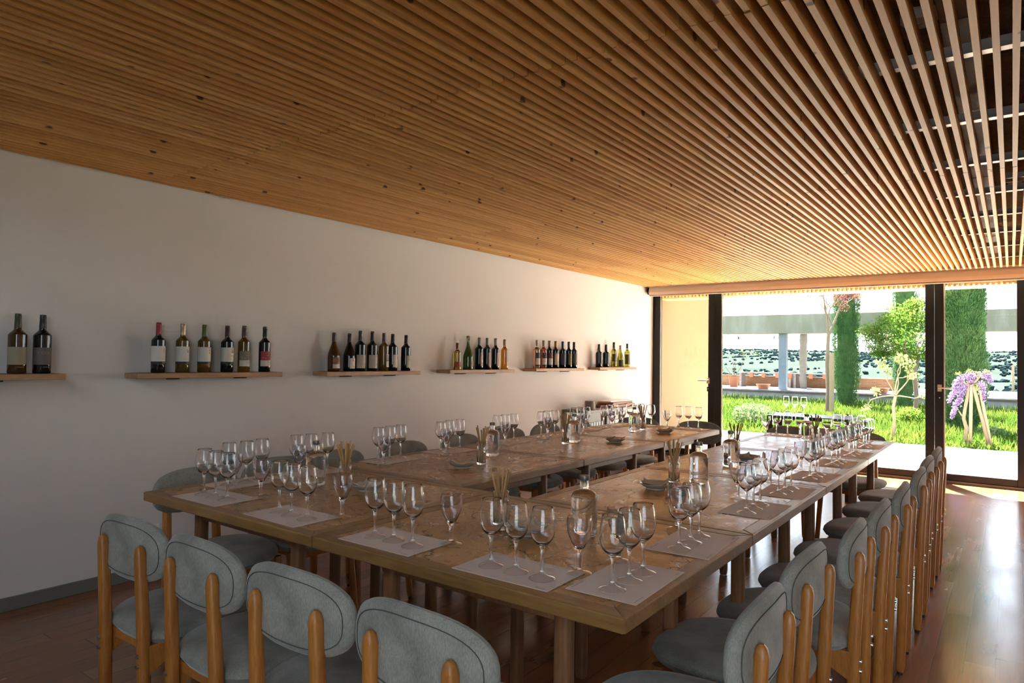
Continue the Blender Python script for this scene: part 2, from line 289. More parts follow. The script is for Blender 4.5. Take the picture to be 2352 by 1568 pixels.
# ------------------------------------------------------------------ mesh helpers
class MB:
    def __init__(s): s.v = []; s.f = []; s.sm = []
    def add(s, verts, faces, smooth=False):
        b = len(s.v); s.v += [tuple(p) for p in verts]; s.f += [tuple(b+i for i in q) for q in faces]; s.sm += [smooth]*len(faces); return s
    def box(s, x0, x1, y0, y1, z0, z1):
        return s.add([(x0, y0, z0), (x1, y0, z0), (x1, y1, z0), (x0, y1, z0), (x0, y0, z1), (x1, y0, z1), (x1, y1, z1), (x0, y1, z1)],
                     [(3, 2, 1, 0), (4, 5, 6, 7), (0, 1, 5, 4), (1, 2, 6, 5), (2, 3, 7, 6), (3, 0, 4, 7)])
    def tube(s, pts, radii, n=10, cap=True, sq=2.0):
        pts = [Vector(p) for p in pts]; rings = []
        if isinstance(radii, (int, float)): radii = [radii]*len(pts)
        up = None
        for i, p in enumerate(pts):
            d = (pts[min(i+1, len(pts)-1)]-pts[max(i-1, 0)]).normalized()
            if up is None: up = Vector((0, 1, 0)) if abs(d.y) < .9 else Vector((1, 0, 0))
            a = d.cross(up).normalized(); b = d.cross(a).normalized(); up = -b if False else up
            rg = []
            for k in range(n):
                t = 2*PI*k/n; c, q = math.cos(t), math.sin(t)
                if sq != 2.0:
                    c = math.copysign(abs(c)**(2/sq), c); q = math.copysign(abs(q)**(2/sq), q)
                rg.append(p+(a*c+b*q)*radii[i])
            rings.append(rg)
        vs = [q for r in rings for q in r]; fs = []
        for i in range(len(pts)-1):
            for k in range(n):
                fs.append((i*n+k, i*n+(k+1) % n, (i+1)*n+(k+1) % n, (i+1)*n+k))
        s.add(vs, fs, True)
        if cap:
            s.add(rings[0], [tuple(range(n))[::-1] if True else ()]); s.add(rings[-1], [tuple(range(n))])
        return s
    def lathe(s, prof, n=28, c=(0, 0, 0)):
        vs = []; fs = []; idx = []
        for r, z in prof:
            if r < 1e-6: idx.append([len(vs)]); vs.append((c[0], c[1], c[2]+z))
            else:
                idx.append(list(range(len(vs), len(vs)+n)))
                vs += [(c[0]+r*math.cos(2*PI*k/n), c[1]+r*math.sin(2*PI*k/n), c[2]+z) for k in range(n)]
        for a, b in zip(idx[:-1], idx[1:]):
            if len(a) == 1 and len(b) == 1: continue
            for k in range(n):
                k2 = (k+1) % n
                if len(a) == 1: fs.append((a[0], b[k2], b[k]))
                elif len(b) == 1: fs.append((a[k], a[k2], b[0]))
                else: fs.append((a[k], a[k2], b[k2], b[k]))
        return s.add(vs, fs, True)
    def prism(s, poly, axis, a, b):     # poly in the two other axes
        def P(p, t):
            return {'x': (t, p[0], p[1]), 'y': (p[0], t, p[1]), 'z': (p[0], p[1], t)}[axis]
        n = len(poly); vs = [P(p, a) for p in poly]+[P(p, b) for p in poly]
        fs = [tuple(range(n))[::-1], tuple(range(n, 2*n))]+[(i, (i+1) % n, n+(i+1) % n, n+i) for i in range(n)]
        return s.add(vs, fs)
    def rings(s, rings, closed_ends=True, smooth=True):
        n = len(rings[0]); vs = [p for r in rings for p in r]; fs = []
        for i in range(len(rings)-1):
            for k in range(n): fs.append((i*n+k, i*n+(k+1) % n, (i+1)*n+(k+1) % n, (i+1)*n+k))
        if closed_ends: fs += [tuple(range(n))[::-1], tuple((len(rings)-1)*n+k for k in range(n))]
        return s.add(vs, fs, smooth)
    def mesh(s, name, mat):
        m = bpy.data.meshes.new(name); m.from_pydata(s.v, [], s.f); m.polygons.foreach_set('use_smooth', s.sm)
        m.materials.append(mat); bm = bmesh.new(); bm.from_mesh(m); bmesh.ops.recalc_face_normals(bm, faces=bm.faces)
        for e in bm.edges:
            if len(e.link_faces) == 2 and e.calc_face_angle(0) > .75: e.smooth = False
        bm.to_mesh(m); bm.free(); m.update(); return m
    def build(s, name, mat, parent=None, bevel=0, seg=2, loc=None):
        return obj(name, s.mesh(name, mat), parent, bevel, seg, loc)
def obj(name, mesh, parent=None, bevel=0, seg=2, loc=None):
    o = bpy.data.objects.new(name, mesh); COL.objects.link(o)
    if parent: o.parent = parent
    if loc: o.location = loc
    if bevel:
        b = o.modifiers.new('bevel', 'BEVEL'); b.width = bevel; b.segments = seg; b.limit_method = 'ANGLE'; b.harden_normals = False
    return o
def tag(o, label, cat, group=None, kind=None):
    o['label'] = label; o['category'] = cat
    if group: o['group'] = group
    if kind: o['kind'] = kind
    return o
def struct(o): o['kind'] = 'structure'; return o
def empty(name, loc=(0, 0, 0), rz=0):
    o = bpy.data.objects.new(name, None); COL.objects.link(o); o.location = loc; o.rotation_euler = (0, 0, rz); o.empty_display_size = .1; return o
def dup(o, parent=None):
    c = o.copy(); COL.objects.link(c); c.parent = parent
    for ch in list(o.children): dup(ch, c)
    return c
def smooth_prof(pr, k=3):
    out = []
    n = len(pr)
    for i in range(n-1):
        p0, p1, p2, p3 = pr[max(i-1, 0)], pr[i], pr[i+1], pr[min(i+2, n-1)]
        for j in range(k):
            t = j/k; q = []
            for a in range(2):
                q.append(.5*(2*p1[a]+(p2[a]-p0[a])*t+(2*p0[a]-5*p1[a]+4*p2[a]-p3[a])*t*t+(3*p1[a]-p0[a]-3*p2[a]+p3[a])*t**3))
            out.append((max(q[0], 0) if (p1[0] > 0 or p2[0] > 0) else 0, q[1]))
    out.append(pr[-1]); return out
_txt = {}
def text_geo(body, size, bold=0):
    k = (body, size, bold)
    if k not in _txt:
        cu = bpy.data.curves.new('t', 'FONT'); cu.body = body; cu.size = size; cu.align_x = 'CENTER'; cu.align_y = 'CENTER'; cu.resolution_u = 2; cu.offset = bold
        o = bpy.data.objects.new('t', cu); COL.objects.link(o); dg = bpy.context.evaluated_depsgraph_get()
        me = o.evaluated_get(dg).to_mesh()
        _txt[k] = ([tuple(q.co) for q in me.vertices], [tuple(p.vertices) for p in me.polygons])
        bpy.data.objects.remove(o); bpy.data.curves.remove(cu)
    return _txt[k]
def text_on_cyl(mb, body, size, rfun, ang, z, bold=0):
    vs, fs = text_geo(body, size, bold)
    out = []
    for x, y, _ in vs:
        r = rfun(z+y); t = ang+x/r; out.append((r*math.cos(t), r*math.sin(t), z+y))
    mb.add(out, fs); return mb
def text_flat(mb, body, size, x, y, z, rot=0, bold=0):
    vs, fs = text_geo(body, size, bold); c, s_ = math.cos(rot), math.sin(rot)
    mb.add([(x+a*c-b*s_, y+a*s_+b*c, z) for a, b, _ in vs], fs); return mb
ORD = ['first', 'second', 'third', 'fourth', 'fifth', 'sixth', 'seventh', 'eighth', 'ninth']

# ------------------------------------------------------------------ room
XW, YW, ZC, XR, YB = -4.07, 8.9, 2.299, 3.15, -1.7
ZT_ = 2.66
b = MB(); b.box(XW-.25, XR+.2, YB-.2, YW+.04, -.2, 0); struct(b.build('floor', M['floor']))
b = MB(); b.box(XW-.22, XW, YB-.2, YW, 0, ZT_+.3); struct(b.build('wall_left', M['wall']))
b = MB()
for y0, y1, z0, z1 in ((YB-.2, YW+.1, 0, ZT_+.3),): b.box(XR, XR+.2, y0, y1, z0, z1)
struct(b.build('wall_right', M['wall']))
b = MB()
for x0, x1, z0, z1 in ((XW, XR, 0, .35), (XW, XR, 2.25, 2.42), (XW, .2, .35, 2.25), (3.0, XR, .35, 2.25), (XW, XR, 3.32, 4.0), (XW, -3.9, 2.42, 3.32), (3.0, XR, 2.42, 3.32)): b.box(x0, x1, YB-.2, YB, z0, z1)
struct(b.build('wall_back', M['wall']))
w = struct(empty('window_3')); b = MB()
for a in (.2, 1.6, 3.0): b.box(a-.03, a+.03, YB-.12, YB-.06, .35, 2.25)
for z in (.35, 2.25): b.box(.2, 3.0, YB-.12, YB-.06, z-.03, z+.03)
b.build('window_frame', M['frame'], w); MB().box(.2, 3.0, YB-.095, YB-.09, .35, 2.25).build('window_pane', M['pane'], w)
w = struct(empty('window_added_clerestory')); b = MB()  # unseen clerestory glazing, added for light on the near mats
for a in (-3.9, -2.52, -1.14, .24, 1.62, 3.0): b.box(a-.03, a+.03, YB-.12, YB-.06, 2.42, 3.32)
for z in (2.42, 3.32): b.box(-3.9, 3.0, YB-.12, YB-.06, z-.03, z+.03)
b.build('window_frame', M['frame'], w); MB().box(-3.9, 3.0, YB-.095, YB-.09, 2.42, 3.32).build('window_pane', M['pane'], w)
# raised roof over an unseen clerestory, added to light near tables and chairs
b = MB(); b.box(XW-.22, XR+.2, YB-.2, -.1, 3.86, 4.0); b.box(XW-.22, XR+.2, -.3, -.1, ZT_+.28, 3.86); b.box(XW-.22, XW, YB-.2, -.3, ZT_+.3, 3.86); b.box(XR, XR+.2, YB-.2, -.3, ZT_+.3, 3.86)
struct(b.build('wall_added_clerestory', M['wall']))
# ceiling slab with sprayed relief
nx, ny = 150, 190
xs = np.linspace(XW, XR, nx); ys = np.linspace(-.3, YW, ny); X, Y = np.meshgrid(xs, ys)
def vnoise(X, Y, s):
    g = rng.random((int((YW-YB)*s)+4, int((XR-XW)*s)+4)); u = (X-XW)*s; w = (Y-YB)*s; i = u.astype(int); j = w.astype(int); fu = u-i; fw = w-j
    fu = fu*fu*(3-2*fu); fw = fw*fw*(3-2*fw)
    return (g[j, i]*(1-fu)+g[j, i+1]*fu)*(1-fw)+(g[j+1, i]*(1-fu)+g[j+1, i+1]*fu)*fw
Zc = ZT_-.02-.05*vnoise(X, Y, 1.6)-.035*np.clip(np.abs(vnoise(X, Y*1.0, 3.2)-.5)*4, 0, 1)-.02*vnoise(X, Y, 12)
b = MB(); b.add(np.stack([X, Y, Zc], -1).reshape(-1, 3).tolist(), [(j*nx+i, j*nx+i+1, (j+1)*nx+i+1, (j+1)*nx+i) for j in range(ny-1) for i in range(nx-1)], True)
b.box(XW-.22, XR+.2, -.3, 9.34, ZT_+.002, ZT_+.28)
struct(b.build('ceiling', M['conc']))
# slats, 2.3 m lengths, joints side by side
b = MB(); k = 0; x = .066-SLAT*79
while x < XR-.02:
    J = [1.925, 4.225, 6.525]
    if -2.4 < x < -1.65: J = [1.925, 3.17 if k % 14 < 8 else 3.71, 6.0]
    edges = [-.29]+[q+rng.uniform(-.012, .012) for q in J]+[8.525]
    for a, c in zip(edges[:-1], edges[1:]):
        dz = rng.uniform(-.0012, .0012); dx = rng.uniform(-.0012, .0012)
        b.box(x-.0097+dx, x+.0097+dx, a+.0018, c-.0018, ZC+dz, ZC+.062)
    x += SLAT; k += 1
o = struct(b.build('ceiling_slats', M['slat'])); o['label'] = 'knotty pine slats hung under the rough ceiling'
b = MB()
for i in range(16):
    y = 2.775+.777*(i-8)
    if -.2 < y < 8.5: b.box(XW+.01, XR-.01, y-.02, y+.02, ZC+.0625, ZC+.066); b.box(XW+.01, XR-.01, y-.02, y-.018, ZC+.066, ZC+.10)
tag(b.build('ceiling_rails', M['rail2']), 'zinc rails crossing above the pine slats', 'rail', kind='structure')
b = MB(); x = -.148
for y in np.arange(.31, 8.3, 1.17): b.box(x-.045, x+.045, y, y+1.155, 2.44, 2.475)
tag(b.build('cable_tray', M['duct']), 'grey brown cable tray running above the slats toward the doors', 'tray')
def rod(x, y):
    return MB().tube([(x, y, ZC+.064), (x, y, ZT_-.03)], .004, 6)
for i, y in enumerate((2.0, 2.775, 3.55, 4.33, 5.1)):
    tag(rod(.012 if i % 2 == 0 else -.44, y).build('hanger_rod', M['black']), 'thin black hanger rod above the slats, %s counted toward the doors' % ORD[i], 'rod', 'ceiling hanger rods')
e = tag(empty('smoke_detector', (-.262, 2.79, 2.52)), 'pale round detector disc above the slats beside the cable tray', 'detector')
MB().lathe([(0, 0), (.05, 0), (.062, .012), (.064, .055), (0, .055)], 24).build('detector_body', M['cream'], e)
MB().lathe([(0, -.003), (.009, -.003), (.009, .001), (0, .001)], 12).build('sensor_ring', M['duct'], e)
e = tag(empty('pipe_bracket', (.0, 5.25, 2.47)), 'small pale bracket with torn foam above the slats', 'bracket')
MB().box(-.05, .07, -.02, .02, 0, .03).build('bracket_plate', M['rail2'], e)
bb = MB()
for _ in range(14):
    px, py, pz = rng.uniform(-.05, .05), rng.uniform(-.05, .05), rng.uniform(-.03, .03); bb.box(px-.015, px+.015, py-.015, py+.015, pz-.01, pz+.012)
bb.build('torn_foam', M['cream'], e, .004)
# baseboard, sockets, bulkhead, blind
b = MB(); b.box(XW, XW+.014, YB, YW, 0, .068); struct(b.build('baseboard_left', M['base'], None, .003))
b = MB(); b.box(XW, XR, 8.56, YW+.05, 2.315, ZT_+.28); struct(b.build('trim_1', M['cream']))
e = tag(empty('power_socket', (XW, 1.985, .255)), 'white wall socket low behind the first grey chairs', 'socket')
MB().box(0, .009, -.075, .043, -.043, .043).build('plate', M['whitep'], e, .002)
q = MB(); q.tube([(.0085, 0, 0), (.0115, 0, 0)], .022, 20); q.build('socket_rim', M['whitep'], e)
q = MB(); q.tube([(.0112, 0, 0), (.0118, 0, 0)], .0195, 20); q.build('socket_well', M['duct'], e)
q = MB(); q.tube([(.0115, -.009, 0), (.0122, -.009, 0)], .003, 8); q.tube([(.0115, .009, 0), (.0122, .009, 0)], .003, 8); q.build('pin_holes', M['black'], e)
e = tag(empty('roller_blind', (0, 8.69, 2.25)), 'rolled beige blind across the top of the glass doors', 'blind')
pr = [(-.05, -.066), (.045, -.066), (.06, -.03), (.06, .03), (.045, .055), (-.06, .055), (-.075, .02), (-.08, -.02), (-.068, -.055)]
MB().prism(pr, 'x', XW+.045, XR-.02).build('rolled_fabric', M['blind'], e, .012, 3)
MB().box(XW+.03, XR-.01, -.085, .06, .052, .066).build('cassette', M['cream'], e, .003)
MB().prism([(-.055, -.05), (.05, -.05), (.055, .05), (-.055, .05), (-.08, 0)], 'x', XW+.018, XW+.044).build('end_cap', M['black'], e, .008)
MB().box(XW+.05, XR-.03, -.062, -.042, -.078, -.066).build('bottom_bar', M['blind'], e, .003)
# glazed wall: doors and windows
D0, D1 = 8.86, 8.93
def frame_bars(lst):
    q = MB()
    for x0, x1, z0, z1 in lst: q.box(x0, x1, D0, D1, z0, z1)
    return q
def handle(par, x, side):
    h = MB(); h.box(x-.02, x+.02, D0-.011, D0-.001, 1.0, 1.075); h.tube([(x, D0-.008, 1.04), (x, D0-.055, 1.04)], .008, 10); h.tube([(x-side*.008, D0-.055, 1.04), (x+side*.125, D0-.055, 1.04)], .0085, 10); h.build('door_handle', M['brass'], par)
    q = MB(); q.box(x-.016, x+.016, D0-.009, D0-.001, .895, .96); kk = q.build('lock_plate', M['frame'], par, .003)
    MB().tube([(x, D0-.0092, .93), (x, D0-.0112, .93)], .007, 10).build('keyhole', M['brass'], kk)
ZH = 2.40
def glazed(name, x0, x1, sl, sr, hd=None):
    w = struct(empty(name)); 
    frame_bars([(x0, x0+sl, .03, ZH), (x1-sr, x1, .03, ZH), (x0+sl, x1-sr, .03, .105), (x0+sl, x1-sr, ZH-.08, ZH)]).build('frame', M['frame'], w, .003)
    MB().box(x0+sl, x1-sr, 8.893, 8.901, .105, ZH-.08).build('glass_pane', M['pane'], w)
    q = MB(); q.box(x0+sl, x0+sl+.012, D0+.004, D0+.012, .105, ZH-.08); q.build('gasket', M['rail2'], w)
    if hd: handle(w, *hd)
    return w
glazed('door_1', XW+.004, -3.185, .105, .085, (-3.265, -1))
glazed('window_1', -3.18, -.70, .085, .085)
glazed('door_2', -.695, .19, .085, .15, (-.648, 1))
glazed('window_2', .195, XR, .1, .1)
b = MB(); b.box(XW, XR, 8.84, 8.96, .0, .03); struct(b.build('trim_2', M['rail']))
# outside of the house
b = MB(); b.box(XW-.3, XR+.4, 9.07, 9.44, 2.175, 2.33); struct(b.build('trim_3', M['soffit'], None, .004))
b = MB()
for i in range(150):
    x = XW+.02+i*.05
    if x < XR: b.box(x, x+.02, 8.97, 9.068, 2.18, 2.23)
b.box(XW-.3, XR+.4, 8.965, 9.068, 2.232, 2.33); b.box(XW-.3, XR+.4, 8.96, 9.44, 2.33, ZT_)
struct(b.build('trim_4', M['slat']))
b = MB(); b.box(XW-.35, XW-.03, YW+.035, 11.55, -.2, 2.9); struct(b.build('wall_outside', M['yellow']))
b = MB(); b.box(-9, 9, YW+.05, 12.93, -.25, -.02); b.box(XR+.21, 9, 2.4, YW+.05, -.25, -.02); struct(b.build('terrace', M['terrace'], None, .01))
b = MB(); b.box(-14, 14, -16, YB-.21, -.3, -.05); b.box(XR+.21, 14, YB-.21, 2.4, -.3, -.05); struct(b.build('ground_behind', M['soil']))

# ------------------------------------------------------------------ tables
def rect_ring(mb, a, c, w, z0, z1):    # four mitred rails
    for s in (1, -1):
        mb.prism([(-a, s*c), (a, s*c), (a-w, s*(c-w)), (-a+w, s*(c-w))], 'z', z0, z1)
        mb.prism([(s*a, -c), (s*a, c), (s*(a-w), c-w), (s*(a-w), -c+w)], 'z', z0, z1)
def make_table(L, W):
    t = empty('dining_table'); a, c = L/2, W/2
    q = MB(); rect_ring(q, a, c, .048, .714, .75); q.build('tabletop_frame', M['tframe'], t, .004, 3)
    MB().box(-a+.0485, a-.0485, -c+.0485, c-.0485, .722, .7488).build('tabletop_panel', M['table'], t)
    q = MB(); li, wi = a-.225, c-.12
    for s in (1, -1):
        q.box(-li, li, s*wi-.01, s*wi+.01, .655, .7138); q.box(s*li-.01, s*li+.01, -wi, wi, .655, .7138)
    q.build('apron', M['tleg'], t, .002)
    for sx in (1, -1):
        for sy in (1, -1):
            MB().tube([(sx*li, sy*wi, .004), (sx*li, sy*wi, .03), (sx*li, sy*wi, .713)], [.02, .0225, .0225], 20, True, 3.2).build('leg', M['tleg'], t)
    return t
TAB = [(-2.796, -1.731, 1.329, 2.232, 0, 'near end table in the corner by the socket wall'), (-1.727, -.669, 1.329, 2.218, 0, 'near end table away from the shelf wall, at the outer corner'),
       (-2.796, -1.897, 2.236, 3.256, 1, 'second table along the shelf wall row, counted toward the doors'), (-2.796, -1.897, 3.260, 4.327, 1, 'third table along the shelf wall row, counted toward the doors'), (-2.796, -1.897, 4.331, 5.405, 1, 'last table of the shelf wall row, at the door end'),
       (-1.547, -.669, 2.222, 3.280, 1, 'second table of the row beside the open floor, counted toward doors'), (-1.547, -.669, 3.284, 4.377, 1, 'third table of the row beside the open floor, counted toward doors'), (-1.547, -.669, 4.381, 5.478, 1, 'last table of the row beside the open floor, door end')]
for x0, x1, y0, y1, rot, lab in TAB:
    dx, dy = x1-x0, y1-y0
    t = make_table(max(dx, dy), min(dx, dy)); t.location = ((x0+x1)/2, (y0+y1)/2, 0); t.rotation_euler = (0, 0, PI/2 if rot else 0)
    tag(t, 'worn wooden '+lab, 'table', 'dining tables pushed together')

# ------------------------------------------------------------------ chairs
def superell(a, c, e, n=40):
    out = []
    for k in range(n):
        t = 2*PI*k/n; cc, ss = math.cos(t), math.sin(t)
        out.append((a*math.copysign(abs(cc)**(2/e), cc), c*math.copysign(abs(ss)**(2/e), ss)))
    return out
def pad(a, c, e, layers, put, n=40):
    rings = []
    for inset, h in layers:
        rings.append([put(x, y, h) for x, y in superell(max(a-inset, .002), max(c-inset, .002), e, n)])
    return MB().rings(rings)
def make_chair():
    t = empty('dining_chair')
    # seat
    def ps(x, y, h):
        return (x*(1-.10*(y/.23)), y+.01, .425+h+.012*((x/.22)**2) - .006)
    lay = [(.19, -.030), (.08, -.030), (.03, -.029), (.012, -.022), (.0, -.004), (.004, .012), (.016, .022), (.045, .030), (.10, .033), (.19, .034)]
    pad(.222, .225, 2.7, lay, ps).build('seat', M['fabric'], t)
    # backrest
    def pb(x, y, h):
        return (x, -.216+h+.55*x*x*.9, .683+y)
    lay = [(.085, -.016), (.03, -.0165), (.010, -.014), (.0, -.004), (.0, .006), (.006, .014), (.02, .018), (.05, .021), (.085, .022)]
    bk = pad(.206, .098, 2.75, lay, pb, 44).build('backrest', M['fabric'], t)
    ln = superell(.186, .078, 2.75, 44); q = MB(); pts = [pb(x, y, -.0168) for x, y in ln]; q.tube(pts+pts[:1], .0012, 5, False); q.build('seam', M['seam'], bk)
    for s in (1, -1):
        lg = MB().tube([(s*.124, -.208, .014), (s*.124, -.209, .03), (s*.121, -.222, .45), (s*.117, -.236, .685), (s*.117, -.237, .703), (s*.117, -.237, .711)], [.0145, .0180, .0188, .0168, .0120, .005], 16, True, 2.6).build('leg', M['cwood'], t)
        MB().tube([(s*.124, -.208, 0), (s*.124, -.208, .015)], .011, 10).build('foot_cap', M['rubber'], lg)
        q = MB()
        for z in (.345, .375): q.tube([(s*.122, -.236, z), (s*.122, -.243, z)], [.0075, .006], 10)
        q.build('bolt_heads', M['steel'], lg)
        lg = MB().tube([(s*.186, .208, .014), (s*.185, .206, .03), (s*.165, .17, .40)], [.0135, .0165, .019], 14).build('leg', M['cwood'], t)
        MB().tube([(s*.186, .208, 0), (s*.186, .208, .015)], .0105, 10).build('foot_cap', M['rubber'], lg)
    q = MB()
    for s in (1, -1):
        x = s*.128; q.prism([(-.212, .31), (-.12, .362), (.19, .37), (.19, .402), (-.212, .402)], 'x', x-.011, x+.011)
    q.box(-.17, .17, .16, .182, .362, .40); q.box(-.11, .11, -.20, -.18, .37, .40)
    q.build('seat_frame', M['cwood'], t, .002)
    return t
chair0 = make_chair(); used = False
def chair(x, y, rz, label, group):
    global used
    o = chair0 if not used else dup(chair0); used = True
    o.location = (x, y, 0); o.rotation_euler = (0, 0, rz); tag(o, label, 'chair', group)
for i, (x, r) in enumerate(((-2.285, .03), (-1.855, -.02), (-1.43, .02), (-1.0, -.02))):
    chair(x, 1.03+.225, r, 'grey velvet chair, %s from the shelf wall at the table end facing away from doors' % ORD[i], 'chairs along the near table end')
for i, (y, r) in enumerate(((1.685, .05), (2.10, -.03), (2.475, .02), (2.995, 0), (3.535, .03), (4.075, 0), (4.57, -.02), (5.08, 0))):
    chair(-3.05+.225, y, -PI/2+r, 'grey velvet chair backed to the shelf wall, %s counted toward the doors' % ORD[i], 'chairs between the shelf wall and tables')
for i, (y, x, r) in enumerate(((1.59, -.44, .02), (2.07, -.45, -.03), (2.49, -.40, .02), (2.93, -.385, 0), (3.42, -.37, .02), (3.99, -.36, 0), (4.53, -.37, -.02), (5.04, -.365, 0))):
    chair(x-.225, y, PI/2+r, 'grey velvet chair backed to the open floor, %s counted toward the doors' % ORD[i], 'chairs beside the open floor')
for i, (x, lab) in enumerate(((-2.74, 'first from the shelf wall'), (-2.19, 'second from the shelf wall'), (-1.43, 'third from the shelf wall'), (-.96, 'fourth from the shelf wall'))):
    chair(x, 5.72-.225+(.05 if i > 1 else 0), PI+(.04, -.05, .03, -.02)[i], 'grey velvet chair with its back to the glass doors, '+lab, 'chairs at the door end')

# ------------------------------------------------------------------ shelves and bottles
SHELF = [(.45, 1.456, 1.191), (1.812, 2.742, 1.189), (3.105, 4.053, 1.187), (4.412, 5.365, 1.192), (5.733, 6.697, 1.199), (7.063, 8.028, 1.207)]
for i, (y0, y1, z) in enumerate(SHELF):
    e = tag(empty('wall_shelf', (XW, (y0+y1)/2, z-.030)), 'oak wall shelf, %s in the row counted toward the doors' % ORD[i], 'shelf', 'wall shelves of bottles')
    h = (y1-y0)/2
    MB().box(0.001, .16, -h, h, 0, .030).build('board', M['shelf'], e, .0025)
    MB().box(.004, .135, -h+.03, h-.025, .0300, .0306).build('inlay', M['shelfin'], e)
    for s in (-1, 1):
        yy = s*h*.47
        MB().prism([(.001, -.0002), (.118, -.0002), (.118, -.008), (.001, -.012)], 'y', yy-.011, yy+.011).build('bracket', M['frame'], e, .001)
def P_bord(h, r):
    return [(0, .006), (r*.55, .002), (r*.9, 0), (r, .006), (r, h*.60), (r*.97, h*.635), (r*.86, h*.672), (r*.62, h*.705), (r*.43, h*.735), (r*.39, h*.76), (.0135, h*.90), (.0135, h*.995), (0, h)]
def P_burg(h, r):
    return [(0, .006), (r*.55, .002), (r*.9, 0), (r, .006), (r, h*.36), (r*.97, h*.43), (r*.82, h*.52), (r*.6, h*.62), (r*.44, h*.69), (.0145, h*.78), (.0135, h*.92), (.0135, h*.995), (0, h)]
def P_port(h, r):
    return [(0, .006), (r*.55, .002), (r*.9, 0), (r, .006), (r, h*.57), (r*.98, h*.61), (r*.85, h*.65), (r*.55, h*.685), (r*.45, h*.71), (.0165, h*.80), (.0140, h*.92), (.0140, h*.995), (0, h)]
def m_bottle(name, c, trans, rough=.04):
    t = NT(name); f = t.noise(t.coord(), 6, 2); t.base(t.mix(f, c, tuple(x*.8 for x in c)))
    t.set(Roughness=rough, Transmission_Weight=trans, IOR=1.45, Coat_Weight=.4, Coat_Roughness=.02); return t.m
BM = dict(dark=m_bottle('dark bottle glass', (.006, .007, .006), 0), amber=m_bottle('amber bottle glass', (.20, .105, .012), .55), green=m_bottle('green bottle glass', (.07, .20, .03), .65),
          olive=m_bottle('olive bottle glass', (.48, .44, .04), .85), gold=m_bottle('golden wine', (.86, .50, .10), .95), orange=m_bottle('amber wine', (.72, .27, .02), .8), clear=m_bottle('pale wine', (.9, .82, .55), .97), rose=m_bottle('rose wine', (.95, .24, .11), .9),
          brown=m_bottle('brown bottle glass', (.075, .032, .010), .3))
_pm = {}
def pm(c, rough=.5, metal=0):
    k = (tuple(c), rough, metal)
    if k not in _pm: _pm[k] = m_plain('printed %d' % len(_pm), c, rough, metal, .05, 20)
    return _pm[k]
def prof_r(pr):
    zs = [p[1] for p in pr[3:]]; rs = [p[0] for p in pr[3:]]
    return lambda z: float(np.interp(z, zs, rs))
def band(rf, a0, a1, z0, z1, off=.0005, n=16, m=2):
    q = MB(); vs = []
    for j in range(m+1):
        z = z0+(z1-z0)*j/m; r = rf(z)+off
        vs += [(r*math.cos(a0+(a1-a0)*k/n), r*math.sin(a0+(a1-a0)*k/n), z) for k in range(n+1)]
    return q.add(vs, [(j*(n+1)+k, j*(n+1)+k+1, (j+1)*(n+1)+k+1, (j+1)*(n+1)+k) for j in range(m) for k in range(n)], True)
CREAM, WHITE, GREYP = (.62, .55, .47), (.66, .62, .56), (.30, .27, .25)
INK = (.03, .025, .025)
BR = 'ESPORÃO'
def bottle(shelf, y, shape, h, r, glass, cap, labs, label, txt=(), xoff=.085, capm=0):
    """labs: (colour, angle0, angle1, z0, z1) as fractions of height; txt: (string, size, angle, z fraction, colour)"""
    z = SHELF[shelf][2]+(.0007 if xoff < .13 else 0)
    e = tag(empty('wine_bottle', (XW+xoff, y, z), rng.uniform(-.05, .05)), label, 'wine bottle', 'bottles on the %s shelf' % ORD[shelf])
    pr = shape(h, r); rf = prof_r(pr)
    MB().lathe(smooth_prof(pr[:4], 1)[:-1]+smooth_prof(pr[3:], 3), 28).build('glass_body', BM[glass], e)
    if cap:
        z0 = h*max(cap[1], .77 if shape is not P_port else .745); q = MB(); q.lathe([(rf(z0)+.0006, z0), (rf(h*.93)+.0006, h*.93), (rf(h*.94)+.0014, h*.935), (rf(h*.97)+.0014, h*.965), (rf(h*.98)+.0006, h*.972), (.0140, h*.997), (.012, h+.0008), (0, h+.0008)], 24)
        q.build('capsule', pm(cap[0], .4, capm), e)
    lo = None; layer = {}
    for c, a0, a1, z0, z1 in labs:
        o = .0005+.0003*layer.get('k', 0); layer['k'] = layer.get('k', 0)+1
        lo = band(rf, a0, a1, h*z0, h*z1, o).build('label', pm(c, .6), e)
        first = lo if 'f' not in layer else layer['f']; layer['f'] = first
    byc = {}
    for s, sz, a, zf, c in txt: byc.setdefault(tuple(c), []).append((s, sz, a, zf))
    for c, L in byc.items():
        q = MB()
        for s, sz, a, zf in L: text_on_cyl(q, s, sz, lambda zz: rf(zz)+.0005+.0003*layer.get('k', 1)+.0002, a, h*zf, .0)
        q.build('label_print', pm(c, .6), layer.get('f', e))
    return e
A = lambda d: math.radians(d)
RED = (.36, .022, .03)
# first shelf
bottle(0, 1.264, P_bord, .298, .0405, 'brown', ((.055, .055, .028), .70), [((.27, .235, .155), A(-88), A(62), .15, .445)], 'dark brown bottle with olive beige label and green black capsule on the first shelf', [(BR, .007, A(8), .11, (.4, .36, .3))]+[('ESPORÃO', .005, A(10), .22, (.14, .11, .07)), ('TINTO', .004, A(12), .205, (.14, .11, .07))])
bottle(0, 1.372, P_bord, .298, .0405, 'dark', ((.03, .028, .028), .74), [((.115, .092, .085), A(-88), A(66), .15, .44)], 'dark bottle with mauve grey label showing thin rings on the first shelf', [(BR, .007, A(8), .11, (.4, .36, .3)), ('OO', .022, A(2), .345, (.24, .19, .17)), ('o', .016, A(-38), .36, (.24, .19, .17)), ('PRIVATE', .004, A(8), .25, (.24, .19, .17))])
